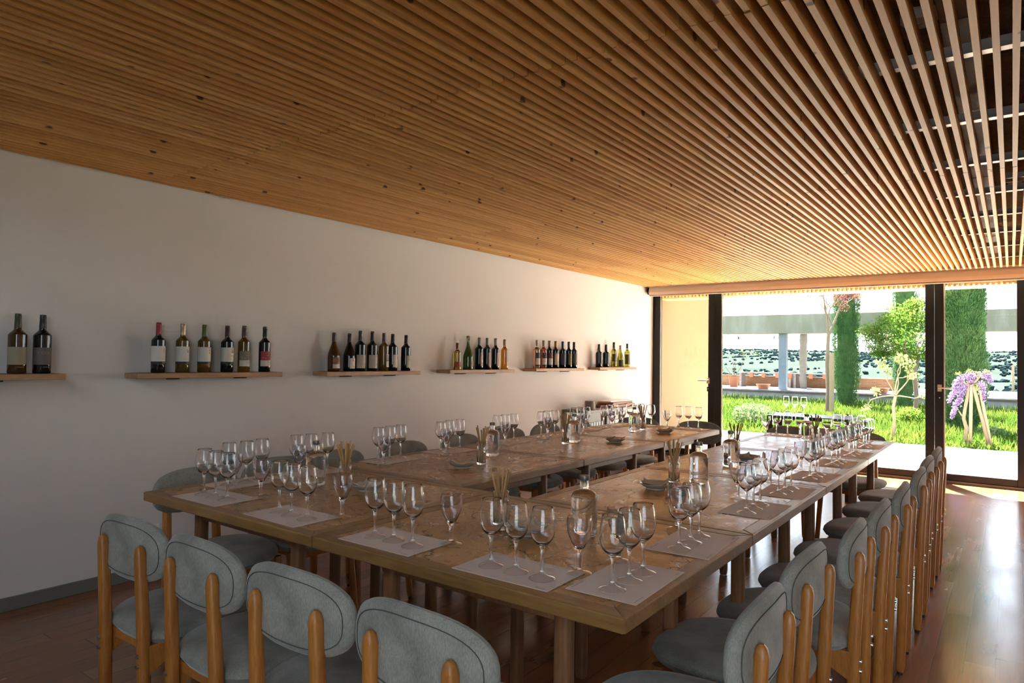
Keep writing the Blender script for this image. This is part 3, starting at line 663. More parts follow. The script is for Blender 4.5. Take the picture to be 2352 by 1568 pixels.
# second shelf
W2 = [(WHITE, A(-100), A(64), .225, .53), ((.02, .02, .022), A(-100), A(64), .175, .224)]
def fine(n, a, z0, dz, c=(.33, .28, .26), s='herdade do esporao reguengos'):
    return [(s[:18], .0026, a, z0-dz*k, c) for k in range(n)]
t1 = lambda g, c: [(g, .034, A(22), .43, c), (BR, .0062, A(28), .198, (.45, .42, .38)), ('VINHO REGIONAL', .0035, A(20), .27, c)]+fine(9, A(-70), .50, .018)
bottle(1, 1.957, P_bord, .291, .0375, 'dark', (RED, .72), W2, 'dark bottle with red capsule and white label, first on the second shelf', t1('1', (.50, .10, .09))+[('I', .03, A(22), .43, (.45, .25, .25))])
bottle(1, 2.100, P_bord, .291, .0375, 'amber', ((.46, .38, .24), .74), W2, 'amber bottle with pale gold capsule and letter V on its white label, second shelf', t1('V', (.10, .07, .03)), capm=.7)
bottle(1, 2.235, P_bord, .291, .0375, 'amber', ((.09, .125, .028), .73), W2, 'amber bottle with green capsule and figure 2 on its white label, second shelf', t1('2', (.22, .17, .05)))
bottle(1, 2.386, P_bord, .291, .0375, 'dark', ((.09, .022, .02), .74), W2, 'dark bottle with maroon capsule and red figure 4 on its label, second shelf', t1('4', (.55, .14, .10)))
for yy, g, c1, cp, lab in ((2.502, 'amber', (.20, .17, .12), (.07, .045, .035), 'amber bottle with half grey half cream label on the second shelf'), (2.653, 'dark', (.34, .04, .045), (.022, .02, .02), 'dark bottle with half red half cream label, last on the second shelf')):
    bottle(1, yy, P_bord, .297, .0375, g, (cp, .78), [(c1, A(-72), A(84), .255, .455), (CREAM, A(-72), A(84), .125, .254)], lab, [(BR, .0085, A(22), .215, INK)]+[('7', .016, A(-45), .295, (.6, .56, .5)), ('8', .012, A(-20), .295, (.6, .56, .5)), ('* / / /', .011, A(0), .36, (.6, .56, .5)), ('~ / / / c', .011, A(0), .41, (.6, .56, .5))])
# third shelf
bottle(2, 3.223, P_burg, .282, .0435, 'brown', ((.07, .04, .032), .74), [((.28, .10, .05), A(-50), A(75), .19, .37), (CREAM, A(-50), A(75), .085, .189)], 'sloping shouldered brown bottle with colourful picture label, first on third shelf', [(BR, .008, A(25), .145, INK), ('O', .03, A(-30), .29, (.5, .42, .12)), ('o', .04, A(50), .27, (.62, .36, .08)), ('#', .03, A(10), .28, (.05, .03, .03))])
bottle(2, 3.366, P_burg, .282, .0435, 'dark', ((.02, .02, .02), .70), [(CREAM, A(-30), A(80), .075, .345)], 'sloping shouldered black bottle with cream sketch label, second on the third shelf', [(BR, .009, A(28), .125, INK), ('Y', .035, A(32), .24, (.25, .15, .14)), ('&', .022, A(4), .295, (.03, .03, .03))])
for k, (yy, a) in enumerate(((3.471, 4), (3.592, 12))):
    bottle(2, yy, P_bord, .306, .0395, 'dark', ((.022, .022, .024), .74), [((.48, .42, .37), A(-80), A(75), .075, .405)], 'tall black bottle with plain wide greige label, %s of two on third shelf' % ('door-away' if k == 0 else 'door-side'), [(BR, .010, A(35), .165, INK)])
bottle(2, 3.712, P_bord, .298, .0395, 'amber', ((.06, .045, .038), .73), [((.40, .33, .31), A(-10), A(95), .28, .445), ((.02, .02, .02), A(-10), A(95), .262, .28), (CREAM, A(-10), A(95), .105, .262)], 'amber brown bottle with two part landscape label on the third shelf', [(BR, .008, A(45), .2, INK)])
bottle(2, 3.806, P_bord, .294, .0395, 'dark', ((.018, .018, .018), .74), [((.56, .49, .44), A(-38), A(85), .10, .44)], 'black bottle with red oval on its cream label on the third shelf', [('O', .062, A(52), .345, (.62, .045, .06)), ('0', .05, A(52), .345, (.62, .045, .06)), ('I', .05, A(52), .345, (.62, .045, .06)), (BR, .008, A(42), .21, (.3, .1, .1))])
bottle(2, 3.954, P_bord, .290, .0395, 'dark', ((.018, .018, .018), .74), [((.50, .44, .31), A(-35), A(85), .09, .425)], 'black bottle with khaki label reading YORE, last on the third shelf', [('YÔRE', .016, A(30), .31, INK), (BR, .008, A(38), .19, INK)])
# fourth shelf
bottle(3, 4.558, P_bord, .238, .0330, 'gold', ((.24, .055, .03), .77), [((.36, .075, .035), A(-95), A(88), .10, .30)], 'small golden dessert wine bottle with rust red label on the fourth shelf', [(BR, .008, A(28), .2, (.6, .3, .2))], .115)
bottle(3, 4.724, P_burg, .285, .0465, 'green', None, [((.20, .125, .05), A(-8), A(95), .09, .29)], 'green sparkling wine bottle with wired cork on the fourth shelf', [(BR, .008, A(50), .2, (.45, .35, .2))], .1)
e = bpy.data.objects['wine_bottle.016'] if 'wine_bottle.016' in bpy.data.objects else None
def cork_on(e, h):
    MB().lathe([(.0135, h-.004), (.0175, h+.004), (.0185, h+.012), (.0165, h+.019), (.008, h+.022), (0, h+.022)], 20).build('mushroom_cork', M['corkc'], e)
    q = MB()
    for k in range(4):
        a = k*PI/2+.4; q.tube([(.0155*math.cos(a), .0155*math.sin(a), h-.03), (.0195*math.cos(a), .0195*math.sin(a), h+.006), (.004*math.cos(a), .004*math.sin(a), h+.0228)], .0009, 5)
    q.lathe([(.0152, h-.031), (.017, h-.028), (.0152, h-.025)], 20); q.build('wire_cage', M['steel'], e)
for o in COL.objects:
    if o.get('label', '').startswith('green sparkling'): cork_on(o, .285)
for k, yy in enumerate((4.900, 5.019, 5.148)):
    bottle(3, yy, P_bord, .296, .0370, 'dark', ((.34, .31, .25), .78), [((.44, .34, .29), A(-28), A(85), .105, .535)], 'black bottle with silver grey capsule and tall brown text label, %s of three, fourth shelf' % ORD[k], fine(14, A(20), .50, .026, (.30, .22, .19), 'vinho regional alentejano'))
bottle(3, 5.291, P_bord, .290, .0370, 'orange', ((.34, .31, .25), .80), [((.46, .37, .32), A(-28), A(85), .105, .535)], 'amber wine bottle with silver grey capsule and tall text label, fourth shelf end', fine(14, A(20), .50, .026, (.32, .24, .2), 'vinho regional alentejano'))
# fifth shelf
L5 = lambda top: [(top, A(-70), A(80), .36, .555), (CREAM, A(-70), A(80), .13, .36), ((.015, .015, .018), A(-70), A(80), .085, .13)]
wm = [('MONTE', .008, A(40), .28, (.12, .1, .1)), ('~^~', .02, A(0), .42, (.35, .3, .3))]
bottle(4, 5.849, P_bord, .293, .0370, 'clear', ((.32, .29, .23), .79), L5((.075, .06, .07)), 'pale white wine bottle with dark and cream label, first on the fifth shelf', wm)
bottle(4, 5.974, P_bord, .293, .0370, 'rose', ((.32, .29, .23), .79), L5((.07, .05, .05)), 'bright pink rose wine bottle on the fifth shelf', wm)
bottle(4, 6.088, P_bord, .293, .0370, 'dark', ((.27, .24, .17), .79), L5((.20, .04, .02)), 'dark bottle with grey capsule and red landscape label on the fifth shelf', wm)
bottle(4, 6.209, P_bord, .293, .0370, 'dark', ((.42, .19, .025), .79), [((.55, .46, .39), A(-70), A(85), .13, .55)], 'dark bottle with ochre gold capsule on the fifth shelf', [('~S~', .026, A(-15), .2, INK), ('MONTE', .007, A(45), .42, INK)])
bottle(4, 6.353, P_bord, .293, .0370, 'dark', ((.035, .04, .11), .79), [((.06, .055, .12), A(-85), A(85), .13, .55)], 'dark bottle with navy blue capsule and label on the fifth shelf', [('MONTE', .008, A(-10), .27, (.5, .5, .55))])
bottle(4, 6.482, P_bord, .293, .0370, 'dark', ((.10, .095, .025), .79), [((.15, .125, .02), A(-60), A(85), .13, .55)], 'dark bottle with olive green capsule and label on the fifth shelf', [('MONTE', .008, A(-5), .28, (.4, .36, .15))])
bottle(4, 6.594, P_bord, .293, .0370, 'dark', ((.02, .02, .024), .79), [((.105, .075, .05), A(-60), A(85), .13, .55)], 'dark bottle with black capsule and dark brown label, end of fifth shelf', [('MONTE', .008, A(5), .28, (.4, .32, .22))])
# sixth shelf
bottle(5, 7.172, P_port, .275, .0390, 'dark', ((.018, .016, .016), .70), [((.48, .33, .17), A(42), A(105), .12, .42)], 'black port bottle with ochre label turned away, first on the sixth shelf', [])
bottle(5, 7.346, P_port, .275, .0390, 'dark', ((.018, .016, .016), .70), [((.12, .05, .05), A(48), A(105), .12, .55)], 'black port bottle with dark wine red label, second on the sixth shelf', [])
bottle(5, 7.547, P_bord, .308, .0370, 'olive', ((.03, .027, .022), .74), [((.05, .042, .03), A(-95), A(-35), .23, .53), ((.62, .52, .42), A(35), A(110), .23, .54)], 'tall olive yellow bottle with black capsule in the middle of the sixth shelf', [('AZEITE', .006, A(60), .4, INK)])
bottle(5, 7.724, P_burg, .275, .0425, 'olive', ((.55, .38, .34), .80), [((.05, .045, .03), A(-95), A(0), .03, .33), ((.64, .52, .42), A(10), A(100), .07, .33)], 'sloping olive yellow bottle with pink capsule on the sixth shelf', [])
bottle(5, 7.910, P_bord, .300, .0370, 'olive', ((.03, .027, .022), .80), [((.05, .042, .03), A(-95), A(-40), .12, .54), ((.62, .54, .44), A(25), A(110), .10, .54)], 'olive yellow bottle with black capsule and cream label, end of sixth shelf', [('OLIVE', .006, A(60), .45, (.6, .25, .05))])

# ------------------------------------------------------------------ table settings
ZT = .7502
def make_wine():
    e = empty('wine_glass')
    out = [(0, 0), (.031, 0), (.0335, .0006), (.0333, .0018), (.027, .0042), (.017, .0075), (.0095, .0125), (.0058, .020), (.0043, .032), (.0038, .050), (.0040, .066), (.0056, .077), (.0115, .0835), (.0205, .0915), (.0280, .104), (.0320, .119), (.0330, .132), (.0318, .147), (.0290, .163), (.0258, .1780)]
    inn = [(.0254, .1780), (.0285, .163), (.0313, .147), (.0325, .132), (.0315, .1193), (.0274, .105), (.0196, .0935), (.0095, .0872), (0, .0858)]
    MB().lathe([(.0305, .0002)]+smooth_prof(out[2:9], 3), 30).build('foot', M['thin'], e)
    MB().lathe([(0, .0180), (.0050, .0185)]+smooth_prof(out[7:12], 2)[1:-1]+[(.0056, .0769), (0, .0769)], 22).build('stem', M['glass'], e)
    MB().lathe([(0, .07702), (.0056, .07702)]+smooth_prof(out[11:], 2)[1:]+[(.0256, .1782)]+smooth_prof(inn, 2), 32).build('bowl', M['glass'], e); return e
def make_goblet():
    e = empty('water_goblet')
    out = [(.0312, .0), (.0322, .0012), (.0315, .0028), (.024, .0052), (.011, .0085), (.0068, .0135), (.0058, .025), (.0056, .045), (.0068, .0555), (.0125, .0660), (.0205, .0805), (.0282, .0975), (.0325, .113), (.0338, .126), (.0330, .138), (.0315, .1475)]
    inn = [(.0296, .1475), (.0309, .138), (.0316, .126), (.0304, .113), (.0260, .0980), (.0182, .0820), (.0095, .0690), (0, .0640)]
    MB().lathe(smooth_prof(out[:6], 3), 30).build('foot', M['thin'], e)
    MB().lathe([(0, .0128), (.0062, .0129)]+smooth_prof(out[5:9], 2)[1:]+[(0, .0556)], 22).build('stem', M['plastic'], e)
    MB().lathe([(0, .05562), (.0068, .05562)]+smooth_prof(out[8:], 2)[1:]+smooth_prof(inn, 2), 30).build('bowl', M['plastic'], e)
    zs = [p[1] for p in out]; rs = [p[0] for p in out]
    rf = lambda z: float(np.interp(z, zs, rs))+.0003
    text_on_cyl(MB(), BR, .0085, rf, 0, .1165, .0001).build('printed_name', M['ink'], e)
    return e
wine0, gob0 = make_wine(), make_goblet(); _u = set()
def put(src, x, y, z, rz=0):
    o = src if src.name not in _u else dup(src)
    _u.add(src.name); o.location = (x, y, z); o.rotation_euler = (0, 0, rz); return o
def make_mat():
    q = MB(); nx_, ny_ = 12, 8; vs = []
    for j in range(ny_+1):
        for i in range(nx_+1): vs.append((-.149+.298*i/nx_, -.093+.186*j/ny_, 0))
    q.add(vs, [(j*(nx_+1)+i, j*(nx_+1)+i+1, (j+1)*(nx_+1)+i+1, (j+1)*(nx_+1)+i) for j in range(ny_) for i in range(nx_)])
    me = q.mesh('paper_placemat', M['mat'])
    t = MB(); text_flat(t, 'PROVA DE VINHOS', .0068, -.105, .083, .0016); text_flat(t, BR, .006, .122, -.084, .0016); text_flat(t, 'HERDADE DO ESPORÃO', .0045, -.115, -.084, .0016)
    return me, t.mesh('mat_print', M['redink'])
mat_me, print_me = make_mat()
def placemat(x, y, rz, label, group, z=ZT):
    o = obj('paper_placemat', mat_me); s = o.modifiers.new('thick', 'SOLIDIFY'); s.thickness = .0009; s.offset = 1
    o.location = (x, y, z); o.rotation_euler = (0, 0, rz); tag(o, label, 'placemat', group); obj('mat_print', print_me, o); return o
# side: mats (x, y, rotation), three wine glasses, goblet
SET = {
 'N': [[(-2.559, 1.448), (-2.472, 1.445), (-2.394, 1.448), (-2.334, 1.551)], [(-2.082, 1.458), (-2.003, 1.451), (-1.915, 1.450), (-1.845, 1.541)], [(-1.574, 1.443), (-1.497, 1.448), (-1.410, 1.440), (-1.339, 1.528)], [(-1.117, 1.437), (-1.036, 1.437), (-.953, 1.435), (-.902, 1.531)]],
 'W': [[(-2.668, 1.618), (-2.661, 1.695), (-2.681, 1.783), (-2.556, 1.573)], [(-2.695, 1.972), (-2.681, 2.046), (-2.669, 2.134), (-2.590, 1.912)], [(-2.683, 2.472), (-2.687, 2.559), (-2.695, 2.648), (-2.565, 2.402)], [(-2.667, 2.940), (-2.685, 3.037), (-2.674, 3.118), (-2.580, 2.891)], [(-2.703, 3.523), (-2.700, 3.606), (-2.691, 3.690), (-2.582, 3.448)], [(-2.665, 3.980), (-2.676, 4.071), (-2.669, 4.161), (-2.575, 3.928)], [(-2.705, 4.487), (-2.700, 4.578), (-2.698, 4.668), (-2.556, 4.384)], [(-2.674, 4.905), (-2.680, 5.01), (-2.682, 5.106), (-2.550, 4.807)]],
 'R': [[(-.775, 1.473), (-.773, 1.557), (-.775, 1.640), (-.873, 1.692)], [(-.789, 1.913), (-.788, 2.000), (-.794, 2.086), (-.889, 2.133)], [(-.783, 2.520), (-.785, 2.610), (-.786, 2.697), (-.889, 2.751)], [(-.789, 2.961), (-.785, 3.047), (-.780, 3.129), (-.879, 3.165)], [(-.775, 3.447), (-.768, 3.530), (-.773, 3.615), (-.868, 3.675)], [(-.784, 3.985), (-.776, 4.065), (-.773, 4.145), (-.868, 4.205)], [(-.780, 4.452), (-.772, 4.540), (-.774, 4.628), (-.858, 4.670)], [(-.783, 4.955), (-.783, 5.052), (-.779, 5.142), (-.862, 5.205)]],
 'E': [[(-2.650, 5.320), (-2.545, 5.318), (-2.435, 5.290), (-2.651, 5.190)], [(-2.195, 5.292), (-2.120, 5.308), (-2.026, 5.288), (-2.244, 5.170)]],
 'F': [[(-1.438, 5.342), (-1.359, 5.349), (-1.270, 5.335), (-1.486, 5.235)], [(-1.026, 5.395), (-.953, 5.393), (-.867, 5.392), (-1.072, 5.277)]],
}
SIDE = {'N': ('%s mat from the shelf wall, near table end', 'x'), 'W': ('%s mat toward the doors, shelf wall side', 'y'), 'R': ('%s mat toward the doors, open floor side', 'y'),
        'E': ('%s mat from the wall, door end, wall row', 'x'), 'F': ('%s mat from the gap, door end, floor row', 'x')}
zo = ZT+.0010
for s, sets in SET.items():
    ph, ax = SIDE[s]
    for i, g in enumerate(sets):
        where = ph % ORD[i]
        mx = sum(p[0] for p in g[:3])/3; my = sum(p[1] for p in g[:3])/3
        if s == 'N': m = ((-2.478, -2.005, -1.497, -1.040)[i], 1.451+.001*i, (.01, -.02, 0, .015)[i])
        elif s == 'W': m = (-2.675, my, -PI/2+(.04, -.02, .03, -.03, .02, 0, .02, 0)[i])
        elif s == 'R': m = (-.780, my+.005, PI/2+(.02, .04, 0, .03, -.05, .02, 0, .02)[i])
        elif s == 'E': m = ((-2.545, -2.11)[i], 5.300, PI)
        else: m = ((-1.355, -.945)[i], (5.345, 5.375)[i], PI)
        placemat(m[0], m[1], m[2], 'grey brown paper '+where.replace(' mat', ' placemat'), 'paper placemats on the tables')
        n3 = ('wall-side', 'middle', 'floor-side') if ax == 'x' else ('door-away', 'middle', 'door-side')
        for k in range(3):
            o = put(wine0, g[k][0], g[k][1], zo, rng.uniform(0, 6)); tag(o, 'clear wine glass, %s one of three, %s' % (n3[k], where), 'wine glass', 'wine glasses on the placemats')
        face = {'N': -PI/2, 'W': PI, 'R': 0, 'E': PI/2, 'F': PI/2}[s]
        if s == 'N': face += (-.2, -.05, -.1, -.05)[i]
        o = put(gob0, g[3][0], g[3][1], ZT, face); tag(o, 'printed water goblet beside the '+where, 'water glass', 'water goblets on the tables')
def make_carafe():
    e = empty('water_bottle')
    out = [(.034, 0), (.0390, .003), (.0414, .010), (.0418, .022), (.0418, .110), (.0410, .1195), (.0380, .129), (.0310, .1365), (.0215, .1410), (.0152, .1440), (.0140, .149), (.0138, .155), (.0138, .172)]
    inn = [(.0105, .172), (.0105, .152), (.0135, .1445), (.018, .1405), (0, .1400)]
    MB().lathe([(0, .003), (.028, .0015), (.034, 0)]+smooth_prof(out[1:], 2)+inn, 32).build('filled_bottle', M['water'], e)
    c = MB().lathe([(0, .1722), (.0150, .1722), (.0155, .1735), (.0155, .1855), (.0150, .1865), (0, .1865)], 24).build('stopper', M['cap'], e)
    MB().lathe([(0, .1866), (.0140, .1866), (.0140, .1872), (0, .1872)], 24).build('cork_disc', M['corkc'], c)
    return e
car0 = make_carafe()
TN = ['corner table by the socket wall', 'second wall-row table', 'third wall-row table', 'last wall-row table at the doors', 'outer corner near table', 'second floor-row table', 'third floor-row table', 'last floor-row table at the doors']
CAR = [(-2.402, 1.86), (-2.373, 3.047), (-2.350, 3.904), (-2.345, 4.789), (-1.089, 1.875), (-1.136, 2.973), (-1.194, 3.573), (-1.162, 5.08)]
for i, (x, y) in enumerate(CAR): tag(put(car0, x, y, ZT), 'stoppered clear bottle of water on the '+TN[i], 'water bottle', 'water bottles on the tables')
def make_tumbler():
    e = empty('tumbler_glass')
    pr = [(0, 0), (.0225, 0), (.0240, .002), (.0243, .012), (.0250, .085), (.0262, .092), (.0262, .098), (.0254, .104), (.0262, .121), (.0246, .121), (.0238, .104), (.0236, .09), (.0226, .016), (.020, .012), (0, .0115)]
    MB().lathe(pr, 28).build('tumbler_body', M['glass'], e); return e
tum0 = make_tumbler()
TUM = [(-2.240, 1.883), (-2.220, 2.763), (-2.344, 3.786), (-2.354, 4.954), (-1.338, 1.768), (-1.227, 2.909), (-1.282, 3.92), (-1.085, 4.98)]
stick_me = [MB().tube([(0, 0, 0), (0, 0, .05), (.0012, 0, .10), (.0005, .001, L*.8), (0, 0, L)], [.0028, .0031, .0029, .0032, .0036], 7).mesh('breadstick', M['stick']) for L in (.175, .185, .190, .180)]
for i, (x, y) in enumerate(TUM):
    tag(put(tum0, x, y, ZT), 'tall tumbler holding thin breadsticks on the '+TN[i], 'tumbler', 'tumblers of breadsticks')
    for k in range(9):
        a = k*2.4+i; r0 = .0145*math.sqrt((k+.5)/9); base = Vector((x-r0*math.cos(a+.35), y-r0*math.sin(a+.35), ZT+.0127))
        r1 = min(.0175, .007+.0125*math.sqrt((k+.5)/9)); rim = Vector((x+r1*math.cos(a), y+r1*math.sin(a), ZT+.118))
        o = obj('breadstick', stick_me[(k+i) % 4]); d = rim-base; o.rotation_mode = 'QUATERNION'; o.rotation_quaternion = d.to_track_quat('Z', 'Y'); o.location = base
        tag(o, 'thin toasted breadstick in the tumbler on the '+TN[i], 'breadstick', 'breadsticks on the '+TN[i])
def make_plate():
    e = empty('small_plate')
    pr = [(0, .004), (.034, .004), (.036, 0), (.040, 0), (.041, .006), (.056, .013), (.068, .0225), (.070, .0255), (.0685, .0262), (.054, .0175), (.038, .0115), (0, .0105)]
    MB().lathe(pr, 40).build('plate_body', M['plate'], e); return e
pl0 = make_plate()
PLT = [(-2.147, 1.926), (-2.231, 2.624), (-2.145, 4.094), (-2.130, 4.868), (-1.234, 1.769), (-1.238, 2.739), (-1.195, 3.86)]
TP = TN[:4]+TN[4:7]
for i, (x, y) in enumerate(PLT):
    tag(put(pl0, x, y, ZT), 'small stoneware plate with paper on the '+TP[i], 'plate', 'small plates on the tables')
    n = 9; vs = []; R_ = .058; pk = .03 if i == 0 else .008
    for a in range(n+1):
        for c in range(n+1):
            u, w = a/n*2-1, c/n*2-1; q = math.hypot(u, w)/1.25
            zz = .0125+.020*q*q*q+.0035*math.sin(5*u+i*2+w*3)+.003*math.cos(6*w-i)
            zz += pk*math.exp(-((u-.3)**2*6+(w-.1)**2*9))
            vs.append((R_*u*.93, R_*w*.80, max(zz, .0165 if q > .5 else .0125)))
    q = MB().add(vs, [(a*(n+1)+c, (a+1)*(n+1)+c, (a+1)*(n+1)+c+1, a*(n+1)+c+1) for a in range(n) for c in range(n)], True)
    o = q.build('paper_napkin', M['napkin2'] if i == 0 else M['napkin'], None, 0, 2, (x, y, ZT)); o.rotation_euler = (0, 0, i*.7); sm = o.modifiers.new('thick', 'SOLIDIFY'); sm.thickness = .0008; sm.offset = 1
    tag(o, ('cream crumpled' if i == 0 else 'tan folded')+' paper napkin in the plate on the '+TP[i], 'napkin', 'napkins in the small plates')

# ------------------------------------------------------------------ side furniture
e = tag(empty('console_table', (-1.60, 7.22, 0)), 'dark console table standing inside the glass doors', 'console table')
MB().box(-.375, .375, -.21, .21, .735, .77).build('console_top', M['console'], e, .003)
for sx in (-1, 1):
    for sy in (-1, 1): MB().box(sx*.35-.02, sx*.35+.02, sy*.185-.02, sy*.185+.02, 0, .735).build('leg', M['console'], e, .002)
q = MB()
for k in range(26): q.box(-.325+k*.025, -.325+k*.025+.021, -.165, -.15, .56, .668)
q.box(-.327, .327, -.15, -.145, .56, .668); q.build('ribbed_panel', M['slatw'], e)
MB().box(-.33, .33, -.18, .17, .535, .558).build('lower_shelf', M['console'], e)
for k, dx in enumerate((-.17, -.075, .02)):
    o = dup(wine0); o.location = (-1.69+dx*.95-.03, 7.345-.02*k, .7702); tag(o, 'clear wine glass on the dark console, %s of three from the shelf wall' % ORD[k], 'wine glass', 'wine glasses on the console')
e = tag(empty('side_cabinet', (-3.90, 7.18, 0)), 'taupe framed open cabinet against the shelf wall by the doors', 'cabinet')
q = MB()
for yy in (-.665, -.205, .205, .665):
    for xx in (-.15, .13): q.box(xx-.018, xx+.018, yy-.02, yy+.02, 0, .705)
for z in (.14, .42): q.box(-.168, .148, -.68, .68, z, z+.022)
q.build('cabinet_frame', M['cab'], e, .002)
MB().box(-.168, .15, -.687, .687, .705, .735).build('cabinet_top', M['cab'], e, .003)
MB().box(-.166, -.15, -.66, .66, .165, .70).build('back_panel', M['cabin'], e)
q = MB()
for k in range(22): q.lathe([(.019, .445), (.021, .475), (.016, .512), (.004, .522), (.0035, .575), (.02, .58), (0, .583)], 10, (.02, -.62+k*.058, 0))
q.build('stored_glassware', M['glass'], e)['kind'] = 'stuff'
o = MB().lathe([(0, 0), (.058, 0), (.060, .003), (.060, .096), (.058, .098), (0, .098)], 28).build('striped_tin', M['stripes'], None, 0, 2, (-3.83, 6.70, .7352))
tag(o, 'small striped tin on the taupe cabinet', 'tin')
o = MB().box(-.11, .11, -.30, .30, 0, .035).build('leather_folder', M['leather'], None, .012, 3, (-3.87, 7.40, .7352)); tag(o, 'brown leather folder, lower of the pair on the taupe cabinet', 'folder', 'leather folders on the cabinet')
o = MB().box(-.105, .105, -.29, .29, 0, .030).build('leather_folder', M['leather'], None, .012, 3, (-3.875, 7.39, .7704)); o.rotation_euler = (0, 0, .06); tag(o, 'brown leather folder, upper of the pair on the taupe cabinet', 'folder', 'leather folders on the cabinet')
o = MB().box(-.10, .10, -.26, .26, 0, .012).build('paper_stack', M['whitep'], None, .002, 2, (-3.875, 7.38, .8006)); o.rotation_euler = (0, 0, -.05); tag(o, 'white paper stack on top of the leather folders', 'paper')

# ------------------------------------------------------------------ garden
GZ = -.03
def cards(name, mat, P, L, W, D=None, parent=None, spread=1.0):
    """bent leaf blades at points P, lengths L, widths W, main directions D"""
    n = len(P); P = np.asarray(P); L = np.broadcast_to(L, n); W = np.broadcast_to(W, n)
    r = rng.normal(size=(n, 3))
    if D is not None: r = np.asarray(D)+r*.35*spread
    r /= np.linalg.norm(r, axis=1)[:, None]
    s = np.cross(r, rng.normal(size=(n, 3))); s /= np.linalg.norm(s, axis=1)[:, None]; nn = np.cross(r, s)
    a = P-s*(W/2)[:, None]*.35; b = P+s*(W/2)[:, None]*.35; m = P+r*(L*.5)[:, None]+nn*(L*.08)[:, None]
    c = m+s*(W/2)[:, None]; d = m-s*(W/2)[:, None]; t = P+r*L[:, None]
    V = np.stack([a, b, c, d, t], 1).reshape(-1, 3)
    base = (np.arange(n)*5)[:, None]
    loops = np.concatenate([base+np.array([[0, 1, 2, 3]]), base+np.array([[3, 2, 4]])], 1).reshape(-1)
    me = bpy.data.meshes.new(name); me.vertices.add(len(V)); me.vertices.foreach_set('co', V.ravel().astype(np.float32))
    me.loops.add(len(loops)); me.loops.foreach_set('vertex_index', loops.astype(np.int32)); me.polygons.add(2*n)
    st = np.stack([np.arange(n)*7, np.arange(n)*7+4], 1).ravel(); me.polygons.foreach_set('loop_start', st.astype(np.int32))
    me.polygons.foreach_set('loop_total', np.tile([4, 3], n).astype(np.int32)); me.materials.append(mat); me.update(calc_edges=True); me.validate()
    return obj(name, me, parent)
b = MB(); b.box(-16, 9, 12.93, 23.55, -.4, GZ); o = b.build('lawn', M['soil']); struct(o)
n = 42000
gx = rng.uniform(-9.5, 2.2, n); gy = 12.95+10.5*rng.random(n)**1.15
keep = (gx < .45*(gy-12.9)*.1+1.6) & (gx > -.62*gy+1.9); gx, gy = gx[keep], gy[keep]
clump = np.sin(gx*2.1+gy*.9)*np.sin(gx*.7-gy*1.7)
hgt = (.13+.10*rng.random(len(gx))+.06*np.clip(clump, 0, 1)+.05*(gy > 22.3))*np.where(gy < 13.4, .6, 1)
D = np.stack([rng.normal(0, .25, len(gx)), rng.normal(0, .25, len(gx)), np.ones(len(gx))], 1)
o = cards('meadow_grass', M['grass'], np.stack([gx, gy, np.full(len(gx), GZ)], 1), hgt, .012+.008*rng.random(len(gx)), D)
tag(o, 'tall sunlit meadow grass between the terrace and the platform', 'grass', kind='stuff')
def ball(n, c, r, power=.5):
    d = rng.normal(size=(n, 3)); d /= np.linalg.norm(d, axis=1)[:, None]; return np.array(c)+d*np.array(r)*(rng.random(n)**power)[:, None]
def shrub(x, y, r, h, n, label, mat='bushl'):
    e = tag(empty('garden_shrub', (x, y, GZ)), label, 'shrub')
    p = ball(n, (0, 0, h*.5), (r, r, h*.52), .4); p[:, 2] = np.abs(p[:, 2])
    cards('foliage', M[mat], p, .055, .025, None, e)
    q = MB()
    for k in range(6): q.tube([(0, 0, 0), (rng.uniform(-.4, .4)*r, rng.uniform(-.4, .4)*r, h*.7)], [.008, .004], 5)
    q.build('stems', M['bark'], e)
shrub(-4.30, 14.25, .42, .46, 2600, 'grey green low shrub on the lawn behind the big pane')
shrub(-1.75, 16.6, .28, .40, 1300, 'small dark green shrub beside the thin grey tree trunk', 'leaf')
shrub(-.30, 14.9, .25, .22, 700, 'low grey weed clump by the wisteria on the lawn')
def cypress(x, y, r, h, n, label):
    e = tag(empty('cypress_tree', (x, y, GZ)), label, 'cypress')
    z = rng.random(n)**.9*h; a = rng.uniform(0, 2*PI, n)
    prof = np.interp(z/h, [0, .04, .12, .5, .8, 1], [.45, .72, .95, 1, .75, .08])
    lump = 1+.10*np.sin(a*3+z*2.1)+.07*np.sin(a*7-z*3.3)
    rr = r*prof*lump*(.72+.30*rng.random(n))
    p = np.stack([rr*np.cos(a), rr*np.sin(a), z], 1)
    dr = np.stack([np.cos(a)*.55, np.sin(a)*.55, np.ones(n)], 1)
    cards('foliage', M['cyp'], p, .035+.035*rng.random(n), .010+.008*rng.random(n), dr, e)
    zz = np.linspace(.12, h*.97, 26); q = MB()
    q.lathe([(0, .12)]+[(r*.70*float(np.interp(t/h, [0, .04, .12, .5, .8, 1], [.45, .72, .95, 1, .75, .08])), t) for t in zz]+[(0, h)], 14); q.build('inner_foliage', M['cyp'], e)
    MB().tube([(0, 0, -.05), (0, 0, .5)], [.09, .07], 10).build('trunk', M['bark'], e)
cypress(-3.93, 21.9, .355, 7.0, 42000, 'slim dark cypress in the middle of the view through big pane')
cypress(-2.45, 22.1, .33, 7.4, 26000, 'dark cypress half hidden behind the bushy green tree')
cypress(-.80, 15.9, .405, 6.2, 90000, 'broad cypress filling the narrow door pane behind the wisteria')
